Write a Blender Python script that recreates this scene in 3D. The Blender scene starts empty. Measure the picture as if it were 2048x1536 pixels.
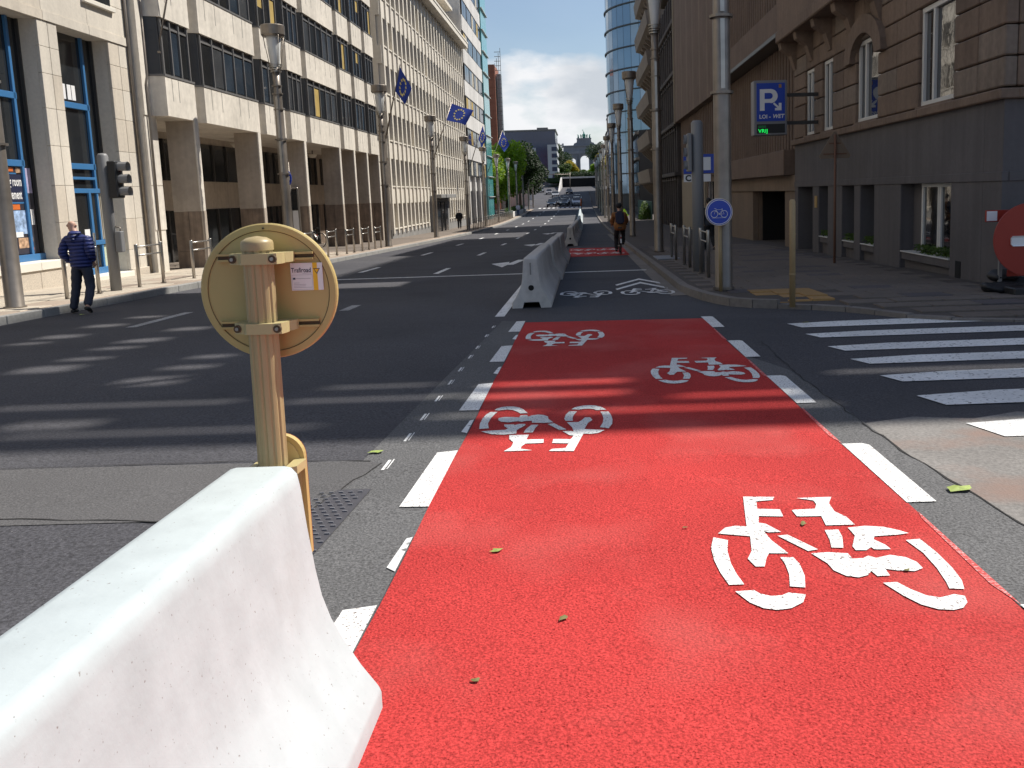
import bpy, bmesh, math, random
from mathutils import Vector, Matrix
random.seed(7)
S = bpy.context.scene
COL = S.collection
R = math.radians

# ------------------------------------------------------------------ camera
cd = bpy.data.cameras.new('camera'); cam = bpy.data.objects.new('camera', cd); COL.objects.link(cam)
cd.sensor_fit = 'HORIZONTAL'; cd.sensor_width = 36; cd.lens = 1789 / 2048 * 36
cd.shift_x = (1024 - 1190) / 2048; cd.shift_y = (640 - 768) / 2048
cd.clip_start = 0.05; cd.clip_end = 6000
def _cam():
    f = Vector((1165 - 1190, -(386 - 640), -1789)).normalized()
    n = Vector((1580 - 1190, -(13200 - 640), -1789)).normalized()
    u = -n; u = (u - f * u.dot(f)).normalized(); r = f.cross(u)
    return Matrix((r, f, u)).to_4x4()          # camera axes -> world (X right, Y along the street, Z up)
cam.matrix_world = Matrix.Translation((0, 0, 1.6)) @ _cam()
S.camera = cam

# ------------------------------------------------------------------ world, sun, exposure
SUN = Vector((16.3, 9.2, 25.0)).normalized()
elev = math.asin(SUN.z); rot = math.atan2(SUN.x, SUN.y)
w = bpy.data.worlds.new('World'); S.world = w; w.use_nodes = True
nt = w.node_tree; nt.nodes.clear()
def N(t, **k):
    n = nt.nodes.new(t)
    for a, b in k.items(): setattr(n, a, b)
    return n
sky = N('ShaderNodeTexSky'); sky.sky_type = 'NISHITA'; sky.sun_disc = False
sky.sun_elevation = elev; sky.sun_rotation = rot; sky.air_density = 1.0; sky.dust_density = 0.9; sky.ozone_density = 1.6
tc = N('ShaderNodeTexCoord'); sep = N('ShaderNodeSeparateXYZ'); nt.links.new(tc.outputs['Generated'], sep.inputs[0])
mp = N('ShaderNodeMapping'); mp.inputs['Scale'].default_value = (1, 1, 2.3); mp.inputs['Location'].default_value = (4.1, 0.7, 0.35)
nt.links.new(tc.outputs['Generated'], mp.inputs['Vector'])
nz = N('ShaderNodeTexNoise'); nz.inputs['Scale'].default_value = 4.6; nz.inputs['Detail'].default_value = 8; nz.inputs['Roughness'].default_value = 0.52
nt.links.new(mp.outputs[0], nz.inputs['Vector'])
el_ = N('ShaderNodeMapRange'); el_.inputs['From Min'].default_value = 0.0; el_.inputs['From Max'].default_value = 0.30; el_.inputs['To Min'].default_value = 0.11; el_.inputs['To Max'].default_value = -0.13
nt.links.new(sep.outputs['Z'], el_.inputs['Value'])
ad = N('ShaderNodeMath', operation='ADD'); nt.links.new(nz.outputs['Fac'], ad.inputs[0]); nt.links.new(el_.outputs[0], ad.inputs[1])
rp = N('ShaderNodeValToRGB'); rp.color_ramp.elements[0].position = 0.50; rp.color_ramp.elements[1].position = 0.60; rp.color_ramp.elements[0].color = (.06, .06, .06, 1)
nt.links.new(ad.outputs[0], rp.inputs[0])
nz2 = N('ShaderNodeTexNoise'); nz2.inputs['Scale'].default_value = 9; nz2.inputs['Detail'].default_value = 6; nt.links.new(mp.outputs[0], nz2.inputs['Vector'])
cc_ = N('ShaderNodeMix', data_type='RGBA'); cc_.inputs['A'].default_value = (5.3, 5.7, 6.2, 1); cc_.inputs['B'].default_value = (8.0, 8.1, 8.3, 1)
r2_ = N('ShaderNodeMapRange'); r2_.inputs['From Min'].default_value = 0.38; r2_.inputs['From Max'].default_value = 0.62; nt.links.new(nz2.outputs['Fac'], r2_.inputs['Value']); nt.links.new(r2_.outputs[0], cc_.inputs['Factor'])
cl = N('ShaderNodeMix', data_type='RGBA'); nt.links.new(cc_.outputs['Result'], cl.inputs['B'])
nt.links.new(rp.outputs['Color'], cl.inputs['Factor']); nt.links.new(sky.outputs[0], cl.inputs['A'])
bg = N('ShaderNodeBackground'); bg.inputs['Strength'].default_value = 0.092
out = N('ShaderNodeOutputWorld')
nt.links.new(cl.outputs['Result'], bg.inputs['Color']); nt.links.new(bg.outputs[0], out.inputs['Surface'])
sl = bpy.data.lights.new('sun', 'SUN'); sl.energy = 5.0; sl.angle = R(0.53); sl.color = (1.0, 0.95, 0.87)
so = bpy.data.objects.new('sun', sl); COL.objects.link(so)
so.rotation_euler = SUN.to_track_quat('Z', 'Y').to_euler(); so.location = SUN * 200
S.view_settings.view_transform = 'Standard'; S.view_settings.look = 'None'
S.view_settings.exposure = 0.32; S.view_settings.gamma = 1.0

# ------------------------------------------------------------------ road profile and plan
_ys = [-60, 0, 40, 60, 80, 100, 120, 150, 180, 220, 260, 300, 400, 600, 900, 3000]
_zs = [1.14, 0, -.76, -1.12, -1.4, -1.55, -1.5, -1.28, -.75, .5, 2.0, 3.7, 8, 15, 21, 24]
def lerp(x, xs, vs):
    if x <= xs[0]: return vs[0]
    for i in range(len(xs) - 1):
        if x <= xs[i + 1]: return vs[i] + (vs[i + 1] - vs[i]) * (x - xs[i]) / (xs[i + 1] - xs[i])
    return vs[-1]
def zr(y):
    if y < 32: return -0.019 * y
    return sum(lerp(y + d, _ys, _zs) for d in (-8, -4, 0, 4, 8)) / 5
def kL(y): return lerp(y, [10, 16, 22, 32, 42, 68, 140, 160], [-9.9, -9.68, -9.5, -9.08, -8.88, -8.6, -8.6, -8.6])
def kR(y): return lerp(y, [16.8, 60, 80], [1.78, 1.8, 1.8])

# ------------------------------------------------------------------ helpers
W = {}
def wl(o): return W.get(o.name, Vector((0, 0, 0))) if o else Vector((0, 0, 0))
def link(o, parent=None, w=None):
    COL.objects.link(o)
    if parent: o.parent = parent
    W[o.name] = w if w is not None else wl(parent)
    return o
def tag(o, label=None, cat=None, group=None, kind=None):
    if label: o['label'] = label
    if cat: o['category'] = cat
    if group: o['group'] = group
    if kind: o['kind'] = kind
    return o
def thing(name, label, cat, loc=(0, 0, 0), rotz=None, group=None):
    o = bpy.data.objects.new(name, None); o.location = loc; o.empty_display_size = 0.2
    link(o, None, Vector(loc))
    if rotz is not None:
        o.rotation_euler = (0, 0, rotz); W[o.name] = Vector((0, 0, 0))   # parts are given in local coordinates
    return tag(o, label, cat, group)
def structure(name, label=None):
    o = bpy.data.objects.new(name, None); link(o, None, Vector((0, 0, 0)))
    return tag(o, label, None, None, 'structure')
_bc = {}
def box(parent, name, mat, x0, x1, y0, y1, z0, z1, bev=0.0, rz=0.0):
    d = (round(x1 - x0, 5), round(y1 - y0, 5), round(z1 - z0, 5)); key = (d, mat.name, bev)
    me = _bc.get(key)
    if me is None:
        bm = bmesh.new(); bmesh.ops.create_cube(bm, size=1)
        bmesh.ops.scale(bm, vec=d, verts=bm.verts)
        if bev: bmesh.ops.bevel(bm, geom=bm.edges[:], offset=bev, segments=1, affect='EDGES')
        me = bpy.data.meshes.new(name); bm.to_mesh(me); bm.free(); me.materials.append(mat); _bc[key] = me
    o = bpy.data.objects.new(name, me); c = Vector(((x0 + x1) / 2, (y0 + y1) / 2, (z0 + z1) / 2))
    o.location = c - wl(parent)
    if rz: o.rotation_euler = (0, 0, rz)
    return link(o, parent, c)
class MB:
    def __init__(s): s.v = []; s.f = []; s.sm = []; s.mi = []; s.m = 0
    def add(s, vs, fs, smooth=False):
        b = len(s.v); s.v += [tuple(v) for v in vs]
        for f in fs: s.f.append([b + i for i in f]); s.sm.append(smooth); s.mi.append(s.m)
        return s
    def box(s, x0, x1, y0, y1, z0, z1):
        return s.add([(x0, y0, z0), (x1, y0, z0), (x1, y1, z0), (x0, y1, z0), (x0, y0, z1), (x1, y0, z1), (x1, y1, z1), (x0, y1, z1)],
                     [(3, 2, 1, 0), (4, 5, 6, 7), (0, 1, 5, 4), (1, 2, 6, 5), (2, 3, 7, 6), (3, 0, 4, 7)])
    def prism(s, poly, a, b, axis='z', smooth=False):
        # poly: 2D points, extruded along axis from a to b
        n = len(poly)
        def P(p, t):
            return (p[0], p[1], t) if axis == 'z' else (p[0], t, p[1]) if axis == 'y' else (t, p[0], p[1])
        vs = [P(p, a) for p in poly] + [P(p, b) for p in poly]
        fs = [list(range(n))[::-1], list(range(n, 2 * n))]
        s.add(vs, fs); base = len(s.v) - 2 * n
        for i in range(n):
            j = (i + 1) % n; s.f.append([base + i, base + j, base + n + j, base + n + i]); s.sm.append(smooth); s.mi.append(s.m)
        return s
    def tube(s, pts, r, n=8, cap=True, smooth=True):
        pts = [Vector(p) for p in pts]; rs = r if isinstance(r, (list, tuple)) else [r] * len(pts)
        rings = []; up0 = None
        for i, p in enumerate(pts):
            d = (pts[min(i + 1, len(pts) - 1)] - pts[max(i - 1, 0)]).normalized()
            a = d.orthogonal().normalized() if up0 is None else (up0 - d * up0.dot(d)).normalized()
            up0 = a; b = d.cross(a)
            rings.append([p + (a * math.cos(2 * math.pi * k / n) + b * math.sin(2 * math.pi * k / n)) * rs[i] for k in range(n)])
        base = len(s.v)
        for g in rings: s.v += [tuple(q) for q in g]
        for i in range(len(rings) - 1):
            for k in range(n):
                l = (k + 1) % n
                s.f.append([base + i * n + k, base + i * n + l, base + (i + 1) * n + l, base + (i + 1) * n + k]); s.sm.append(smooth); s.mi.append(s.m)
        if cap:
            s.f.append([base + k for k in range(n)][::-1]); s.sm.append(False); s.mi.append(s.m)
            e = base + (len(rings) - 1) * n; s.f.append([e + k for k in range(n)]); s.sm.append(False); s.mi.append(s.m)
        return s
    def lathe(s, prof, c=(0, 0, 0), n=20, smooth=True, axis='z'):
        # prof: (r, h) list
        base = len(s.v)
        for r, h in prof:
            for k in range(n):
                a = 2 * math.pi * k / n; x, y = r * math.cos(a), r * math.sin(a)
                p = (x, y, h) if axis == 'z' else (x, h, y) if axis == 'y' else (h, x, y)
                s.v.append((p[0] + c[0], p[1] + c[1], p[2] + c[2]))
        for i in range(len(prof) - 1):
            for k in range(n):
                l = (k + 1) % n
                s.f.append([base + i * n + k, base + i * n + l, base + (i + 1) * n + l, base + (i + 1) * n + k]); s.sm.append(smooth); s.mi.append(s.m)
        return s
    def mesh(s, name, mats, off=Vector((0, 0, 0)), fix=True):
        me = bpy.data.meshes.new(name)
        me.from_pydata([(v[0] - off.x, v[1] - off.y, v[2] - off.z) for v in s.v], [], s.f)
        me.polygons.foreach_set('use_smooth', s.sm)
        for m in (mats if isinstance(mats, (list, tuple)) else [mats]): me.materials.append(m)
        me.polygons.foreach_set('material_index', s.mi)
        if fix:
            bm = bmesh.new(); bm.from_mesh(me); bmesh.ops.recalc_face_normals(bm, faces=bm.faces); bm.to_mesh(me); bm.free()
        me.update(); return me
    def obj(s, name, mats, parent=None, loc=None, fix=True):
        o = bpy.data.objects.new(name, None) if False else None
        off = wl(parent) if loc is None else Vector(loc)
        me = s.mesh(name, mats, off, fix); o = bpy.data.objects.new(name, me)
        if loc is not None: o.location = off - wl(parent)
        return link(o, parent, off if loc is not None else None)
def inst(parent, name, me, loc, rot=(0, 0, 0), scale=None):
    o = bpy.data.objects.new(name, me); o.location = Vector(loc) - wl(parent); o.rotation_euler = rot
    if scale: o.scale = scale
    return link(o, parent, Vector(loc))
def copy_tree(src, parent=None):
    c = src.copy(); COL.objects.link(c); c.parent = parent; W[c.name] = W.get(src.name, Vector((0, 0, 0)))
    for ch in src.children: copy_tree(ch, c)
    return c
def text(parent, name, s, size, mat, org, right, up, extrude=0.002, bold=0.0, shear=0.0, align='LEFT', sx=1.0):
    cu = bpy.data.curves.new(name, 'FONT'); cu.body = s; cu.size = size; cu.extrude = 0.0; cu.offset = bold; cu.shear = shear; cu.align_x = align
    cu.resolution_u = 3
    t = bpy.data.objects.new('tmp', cu); COL.objects.link(t)
    dg = bpy.context.evaluated_depsgraph_get(); me = bpy.data.meshes.new_from_object(t.evaluated_get(dg))
    bpy.data.objects.remove(t); bpy.data.curves.remove(cu)
    r = Vector(right).normalized(); u = Vector(up).normalized(); n = r.cross(u)
    o0 = Vector(org) - wl(parent)
    for v in me.vertices: v.co = o0 + r * v.co.x * sx + u * v.co.y + n * extrude
    me.materials.clear(); me.materials.append(mat); me.name = name
    o = bpy.data.objects.new(name, me); return link(o, parent)

# ------------------------------------------------------------------ materials
MATS = {}
def M(name, col, rough=0.7, metal=0.0, ns=None, na=0.12, big=0.5, ba=0.12, streak=False, bump=0.0, bs=60, spec=0.5, tint=None):
    m = bpy.data.materials.new(name); m.use_nodes = True; t = m.node_tree; b = t.nodes['Principled BSDF']
    b.inputs['Base Color'].default_value = (*col, 1); b.inputs['Roughness'].default_value = rough; b.inputs['Metallic'].default_value = metal
    b.inputs['Specular IOR Level'].default_value = spec
    g = t.nodes.new('ShaderNodeNewGeometry'); L = t.links.new
    cur = None
    def noise(scale, det, vec=None):
        n = t.nodes.new('ShaderNodeTexNoise'); n.inputs['Scale'].default_value = scale; n.inputs['Detail'].default_value = det
        L(vec or g.outputs['Position'], n.inputs['Vector']); return n
    def shade(fac, lo, hi, prev):
        r = t.nodes.new('ShaderNodeMapRange'); r.inputs['From Min'].default_value = 0.3; r.inputs['From Max'].default_value = 0.7
        r.inputs['To Min'].default_value = lo; r.inputs['To Max'].default_value = hi; L(fac, r.inputs['Value'])
        x = t.nodes.new('ShaderNodeMix'); x.data_type = 'RGBA'; x.blend_type = 'MULTIPLY'; x.inputs['Factor'].default_value = 1
        if prev is None: x.inputs['A'].default_value = (*col, 1)
        else: L(prev, x.inputs['A'])
        L(r.outputs[0], x.inputs['B']); return x.outputs['Result']
    if ba:
        vec = None
        if streak:
            mp = t.nodes.new('ShaderNodeMapping'); mp.inputs['Scale'].default_value = (6, 6, 0.35); L(g.outputs['Position'], mp.inputs['Vector']); vec = mp.outputs[0]
            s2 = noise(big * 1.2, 5, vec); cur = shade(s2.outputs['Fac'], 1 - ba, 1 + ba * .6, cur)
        n1 = noise(big, 4); cur = shade(n1.outputs['Fac'], 1 - ba, 1 + ba, cur)
    if ns:
        n2 = noise(ns, 3); cur = shade(n2.outputs['Fac'], 1 - na, 1 + na, cur)
    for tn in ([] if not tint else tint if isinstance(tint, list) else [tint]):
        n3 = noise(tn[1], 5); x = t.nodes.new('ShaderNodeMix'); x.data_type = 'RGBA'
        rr = t.nodes.new('ShaderNodeMapRange'); rr.inputs['From Min'].default_value = tn[2]; rr.inputs['From Max'].default_value = tn[3]; rr.inputs['To Max'].default_value = tn[4] if len(tn) > 4 else 1; L(n3.outputs['Fac'], rr.inputs['Value'])
        L(rr.outputs[0], x.inputs['Factor'])
        if cur is not None: L(cur, x.inputs['A'])
        else: x.inputs['A'].default_value = (*col, 1)
        x.inputs['B'].default_value = (*tn[0], 1); cur = x.outputs['Result']
    if cur is not None: L(cur, b.inputs['Base Color'])
    if bump:
        nb = noise(bs, 4); bp = t.nodes.new('ShaderNodeBump'); bp.inputs['Strength'].default_value = bump; bp.inputs['Distance'].default_value = 0.01
        L(nb.outputs['Fac'], bp.inputs['Height']); L(bp.outputs[0], b.inputs['Normal'])
    MATS[name] = m; return m
def emit(name, col, s):
    m = bpy.data.materials.new(name); m.use_nodes = True; b = m.node_tree.nodes['Principled BSDF']
    b.inputs['Base Color'].default_value = (*col, 1); b.inputs['Emission Color'].default_value = (*col, 1); b.inputs['Emission Strength'].default_value = s
    return m
ASPH = M('asphalt', (.068, .067, .075), .86, ns=55, na=.5, big=.35, ba=.15, bump=.55, bs=110, spec=.3, tint=[((.16, .158, .155), 75, .64, .74, 1), ((.040, .040, .046), .45, .52, .70, .55), ((.085, .083, .085), .16, .5, .66, .6)])
ASPH2 = M('asphalt_patch', (.098, .095, .096), .86, ns=80, na=.34, big=.8, ba=.10, bump=.6, bs=90, spec=.3, tint=((.24, .235, .23), 150, .64, .76))
ASPHE = M('asphalt_edge', (.112, .111, .112), .86, ns=75, na=.5, big=.6, ba=.14, bump=.7, bs=85, spec=.3, tint=((.24, .235, .23), 130, .62, .74))
ASPH3 = M('asphalt_worn_sunlit', (.200, .188, .176), .88, ns=45, na=.22, big=1.2, ba=.2, bump=.5, bs=70, spec=.3, tint=((.24, .165, .135), 1.6, .50, .68))  # old asphalt, tone raised to carry the sunlight of the near zone
CRACK = M('crack', (.018, .017, .016), .95, ba=0)
RED = M('red_paint', (.46, .046, .043), .8, ns=105, na=.42, big=.55, ba=.14, bump=.9, bs=85, spec=.08, tint=[((.17, .008, .008), 95, .60, .70, 1), ((.52, .13, .115), .9, .50, .72, .5)])
WHITE = M('road_white', (.74, .74, .72), .7, ns=60, na=.08, big=1.5, ba=.08, bump=.5, bs=90, tint=((.20, .16, .15), 70, .585, .635))
WORN = M('road_white_worn', (.74, .74, .73), .75, ns=30, na=.10, big=.8, ba=.16, bump=.3, bs=80, tint=((.10, .10, .10), 24, .60, .68))
FAINT = M('road_white_faint', (.36, .36, .36), .8, ns=30, na=.2, big=.8, ba=.2, tint=((.09, .09, .09), 30, .52, .64))
BARR = M('barrier_white', (.445, .495, .505), .75, ns=9, na=.05, big=1.1, ba=.05, streak=True, bump=.15, bs=30, tint=[((.24, .23, .22), 90, .685, .72, 1), ((.34, .34, .32), 2.2, .60, .78, .5)])
BARG = M('barrier_concrete', (.50, .475, .445), .85, ns=14, na=.07, big=1.0, ba=.10, streak=True, bump=.2, bs=40)
SIGN = M('sign_beige', (.50, .385, .150), .45, ns=8, na=.03, big=2, ba=.03)
POST = M('post_beige', (.39, .30, .150), .42, ns=8, na=.03, big=2, ba=.04)
CLAMP = M('clamp_olive', (.47, .40, .20), .4, ba=.04)
STEEL = M('stainless', (.40, .38, .35), .34, .9, ns=6, na=.08, big=1.2, ba=.10, streak=True)
STEELD = M('stainless_dull', (.235, .205, .175), .42, .6, ns=6, na=.1, big=1.2, ba=.12, streak=True)
PGREY = M('pole_grey', (.20, .20, .20), .5, ba=.06)
BLACK = M('black', (.015, .015, .016), .5, ba=0)
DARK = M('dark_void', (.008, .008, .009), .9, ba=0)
STONE1 = M('shop_stone', (.60, .55, .47), .8, ns=14, na=.06, big=.6, ba=.08, streak=True, bump=.15, bs=50)
STONE1B = M('shop_stone_warm', (.56, .50, .415), .8, ns=14, na=.06, big=.6, ba=.10, streak=True, bump=.15, bs=50)
GRAN = M('granite', (.52, .46, .38), .85, ns=60, na=.25, big=1, ba=.08, bump=.5, bs=70)
SILLW = M('sill_stone', (.72, .68, .60), .75, ba=.08)
STONE2 = M('travertine', (.66, .61, .53), .8, ns=5, na=.09, big=.7, ba=.10, streak=True, bump=.2, bs=30)
STONEB = M('brown_stone', (.23, .172, .128), .6, ns=5, na=.16, big=1.2, ba=.28, streak=True)
STONEP = M('pier_stone', (.42, .36, .295), .75, ns=6, na=.08, big=.8, ba=.12, streak=True)
STONE3 = M('grid_stone', (.66, .61, .525), .8, ns=5, na=.05, big=.4, ba=.08, streak=True)
STONE4 = M('pale_panel', (.58, .56, .53), .8, ns=4, na=.06, big=.3, ba=.12, streak=True)
PLINTH = M('grey_plinth', (.24, .235, .225), .8, ns=20, na=.08, big=1, ba=.12, streak=True)
FRAMEB = M('blue_frame', (.045, .165, .36), .4, ba=.05)
FRAMED = M('dark_frame', (.045, .043, .042), .4, ba=.05)
FRAMEG = M('grey_frame', (.15, .145, .14), .45, ba=.05)
FRAMEW = M('white_frame', (.62, .61, .58), .5, ba=.05)
GLASS = M('window_glass', (.018, .021, .024), .06, ba=.2, big=.6, spec=.75)
GLASSC = M('window_glass_grey', (.055, .058, .062), .12, ba=.3, big=.9, spec=.5)
GLASSB = M('window_glass_blue', (.030, .042, .058), .07, ba=.3, big=.7, spec=.7)
GLASSM = M('reflecting_glass', (.012, .013, .014), .03, ba=0, bump=.25, bs=1.1)
GLASSM.node_tree.nodes['Principled BSDF'].inputs['IOR'].default_value = 3.0
GLASS2 = M('window_glass_dark', (.020, .021, .022), .10, ba=.2, big=.6, spec=.5)
BLINDY = M('yellow_blind', (.42, .30, .09), .7, ba=.15, big=2)
BLINDP = M('pale_blind', (.46, .42, .34), .7, ba=.15, big=2)
BLINDR = M('red_blind', (.42, .10, .05), .7, ba=.1)
TEAL = M('teal_glass', (.10, .36, .37), .12, ba=.1, big=.15, spec=.7)
BLUEG = M('blue_glass', (.22, .33, .44), .05, .45, ba=.12, big=.08, spec=.9)
BRICKR = M('red_brick', (.36, .13, .075), .8, ns=3, na=.06, big=.3, ba=.1)
R1U = M('ashlar_brown', (.185, .130, .095), .85, ns=9, na=.10, big=.7, ba=.14, streak=True, bump=.25, bs=35)
R1U2 = M('ashlar_brown_dark', (.150, .104, .076), .85, ns=9, na=.12, big=.7, ba=.16, streak=True, bump=.25, bs=35)
R1U3 = M('ashlar_brown_grey', (.192, .150, .118), .85, ns=9, na=.12, big=.7, ba=.16, streak=True, bump=.25, bs=35)
R1B = M('stucco_grey', (.108, .100, .103), .85, ns=10, na=.05, big=.7, ba=.12, streak=True, bump=.1, bs=50)
R2M = M('brown_concrete', (.165, .116, .088), .85, ns=9, na=.08, big=.8, ba=.12, streak=True, bump=.2, bs=30)
R2L = M('brown_concrete_light', (.20, .148, .108), .85, ns=9, na=.06, big=.8, ba=.10, streak=True)
R4M = M('dark_stone', (.075, .065, .062), .85, ns=8, na=.12, big=.8, ba=.2, streak=True)
R5M = M('tan_panel', (.205, .168, .135), .8, ns=4, na=.06, big=.6, ba=.1, streak=True)
CREAM = M('cream_wall', (.32, .27, .20), .8, ba=.08, streak=True)
SLABL = M('paving_pale', (.43, .375, .30), .85, ns=20, na=.08, big=.6, ba=.10, bump=.2, bs=50)
SLABL2 = M('paving_brown', (.33, .265, .21), .85, ns=20, na=.1, big=.7, ba=.15, bump=.2, bs=50)
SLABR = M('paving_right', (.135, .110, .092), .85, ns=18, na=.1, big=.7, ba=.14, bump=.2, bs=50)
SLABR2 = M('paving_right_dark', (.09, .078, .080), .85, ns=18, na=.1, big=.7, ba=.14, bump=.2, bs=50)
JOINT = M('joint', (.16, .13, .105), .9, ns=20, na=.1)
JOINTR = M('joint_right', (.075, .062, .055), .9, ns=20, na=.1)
TACT = M('tactile_ochre', (.36, .21, .075), .8, ns=20, na=.08, bump=.2)
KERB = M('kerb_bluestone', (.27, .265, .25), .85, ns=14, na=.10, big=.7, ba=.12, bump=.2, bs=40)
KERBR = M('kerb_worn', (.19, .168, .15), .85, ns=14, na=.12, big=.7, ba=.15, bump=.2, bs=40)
GROUND = M('ground_far', (.16, .155, .14), .9, ns=2, na=.1, big=.05, ba=.15)
def leafmat(name, col, tr):
    m = M(name, col, .6, ns=1.3, na=.28, big=.35, ba=.25); b = m.node_tree.nodes['Principled BSDF']
    b.inputs['Transmission Weight'].default_value = 0.0; b.inputs['Subsurface Weight'].default_value = 0.0
    t = m.node_tree; tl = t.nodes.new('ShaderNodeBsdfTranslucent'); mx = t.nodes.new('ShaderNodeMixShader'); mx.inputs[0].default_value = .5
    tl.inputs['Color'].default_value = (*tr, 1)
    o = [n for n in t.nodes if n.type == 'OUTPUT_MATERIAL'][0]
    t.links.new(b.outputs[0], mx.inputs[1]); t.links.new(tl.outputs[0], mx.inputs[2]); t.links.new(mx.outputs[0], o.inputs[0]); return m
LEAFG = leafmat('leaf_green', (.17, .28, .02), (.50, .70, .03))
LEAFD = leafmat('leaf_dark', (.022, .05, .014), (.04, .09, .015))
LEAFY = leafmat('leaf_yellow', (.34, .28, .02), (.55, .45, .03))
LEAFM = leafmat('leaf_mid', (.055, .10, .02), (.12, .2, .03))
BARK = M('bark', (.07, .055, .04), .9, ns=8, na=.2)
NAVY = M('navy_quilt', (.020, .032, .145), .5, ns=30, na=.12, big=3, ba=.12, spec=.4)
JEANS = M('dark_trousers', (.022, .028, .050), .8, ns=60, na=.15, big=4, ba=.2)
SKIN = M('skin', (.50, .30, .22), .55, ba=.06, big=8)
SHOE = M('shoe', (.014, .014, .015), .6, ba=.1)
CLOTHK = M('black_cloth', (.014, .014, .017), .85, ns=30, na=.15)
OCHRE = M('ochre_coat', (.25, .105, .030), .85, ns=30, na=.1, big=3, ba=.12)
PACK = M('navy_pack', (.020, .022, .045), .8, ns=30, na=.1)
HAIR = M('hair', (.018, .013, .010), .7, ns=60, na=.3)
BLUES = M('sign_blue', (.012, .055, .42), .4, ba=.03)
SWHITE = M('sign_white', (.78, .78, .78), .45, ba=.03)
SRED = M('sign_red', (.30, .022, .010), .45, ba=.05)
YEL = M('sticker_yellow', (.85, .50, .02), .45, ba=.02)
INK = M('ink_navy', (.018, .022, .055), .5, ba=0)
FLAGB = M('flag_blue', (.012, .045, .33), .75, ba=.1, big=2)
FLAGY = M('flag_star', (.80, .68, .22), .7, ba=0)
GREENE = emit('led_green', (.01, .75, .10), 1.1)
YPOLE = M('yellow_pole', (.33, .24, .12), .55, ns=10, na=.05, ba=.1, streak=True)
RUST = M('rust_brown', (.16, .075, .045), .7, ba=.1)
TYRE = M('tyre', (.012, .012, .012), .85, ba=.1)

# quilt bump: horizontal baffles of the padded jacket
_t = NAVY.node_tree; _g = _t.nodes.new('ShaderNodeNewGeometry'); _s = _t.nodes.new('ShaderNodeSeparateXYZ'); _t.links.new(_g.outputs['Position'], _s.inputs[0])
_m = _t.nodes.new('ShaderNodeMath'); _m.operation = 'MULTIPLY'; _m.inputs[1].default_value = 47; _t.links.new(_s.outputs['Z'], _m.inputs[0])
_i = _t.nodes.new('ShaderNodeMath'); _i.operation = 'SINE'; _t.links.new(_m.outputs[0], _i.inputs[0]); _a = _t.nodes.new('ShaderNodeMath'); _a.operation = 'ABSOLUTE'; _t.links.new(_i.outputs[0], _a.inputs[0])
_p = _t.nodes.new('ShaderNodeMath'); _p.operation = 'POWER'; _p.inputs[1].default_value = .5; _t.links.new(_a.outputs[0], _p.inputs[0])
_b = _t.nodes.new('ShaderNodeBump'); _b.inputs['Strength'].default_value = 1; _b.inputs['Distance'].default_value = .035; _t.links.new(_p.outputs[0], _b.inputs['Height']); _t.links.new(_b.outputs[0], _t.nodes['Principled BSDF'].inputs['Normal'])
# ------------------------------------------------------------------ ground, road, markings
def strip(name, ys, xl, xr, off, mat, parent=None, nx=1):
    b = MB(); n = nx + 1
    vs = []
    for y in ys:
        for k in range(n):
            x = xl(y) + (xr(y) - xl(y)) * k / nx
            vs.append((x, y, zr(y) + (off(x, y) if callable(off) else off)))
    fs = [(i * n + k, i * n + k + 1, (i + 1) * n + k + 1, (i + 1) * n + k) for i in range(len(ys) - 1) for k in range(nx)]
    b.add(vs, fs); return b.obj(name, mat, parent, fix=False)
def frange(a, b, s):
    r = []; v = a
    while v < b - 1e-6: r.append(v); v += s
    return r + [b]
tag(strip('ground', frange(-60, 60, 4) + frange(64, 400, 8) + frange(420, 3000, 60), lambda y: -700, lambda y: 700, -.10, GROUND), kind='structure')
road = strip('road', frange(-40, 60, 1) + frange(62, 300, 4), lambda y: -40 if y < 14 else -13.5, lambda y: 40 if y < 14 else 8, 0, ASPH)
tag(road, kind='structure')
def mark(name, pts, mat, dz=.006, label=None):
    b = MB(); b.add([(x, y, zr(y) + dz) for x, y in pts], [list(range(len(pts)))])
    me = b.mesh(name, mat)
    for p in me.polygons:
        if p.normal.z < 0: p.flip()
    o = bpy.data.objects.new(name, me); link(o, road)
    if label: o['label'] = label
    return o
def rect(name, x0, x1, y0, y1, mat, dz=.006): return mark(name, [(x0, y0), (x1, y0), (x1, y1), (x0, y1)], mat, dz)
# older side street surface, painted lighter for sunlight up to the shadow line, trench patch on the left, cracks
mark('worn_sunlit_surface', [(2.1, -6), (40, -6), (40, 6.6), (9, 6.5), (6, 6.62), (5, 6.38), (4.3, 6.55), (3.6, 6.36), (3.2, 6.5), (2.8, 6.33), (2.4, 6.45), (2.0, 6.3), (2.0, 5.55), (2.06, 4.75), (2.16, 3.7), (2.3, 2.4)], ASPH3, .003)
mark('worn_verge', [(1.665, -6), (2.1, -6), (2.3, 2.4), (2.16, 3.7), (2.06, 4.75), (2.0, 5.55), (2.0, 6.3), (1.95, 8.5), (1.665, 9.5)], ASPHE, .0036)
mark('trench_patch', [(-9.6, 4.75), (-5, 4.72), (-2.4, 4.66), (-1.62, 4.50), (-1.50, 5.0), (-1.36, 5.66), (-1.5, 5.74), (-3, 5.80), (-6, 5.86), (-9.6, 5.90)], ASPH2, .004)
mark('worn_edge', [(-1.60, -4), (-.90, -4), (-.90, 13), (-1.25, 13.2), (-1.40, 9), (-1.52, 5.4), (-1.64, 4.2)], ASPHE, .0035)
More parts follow.
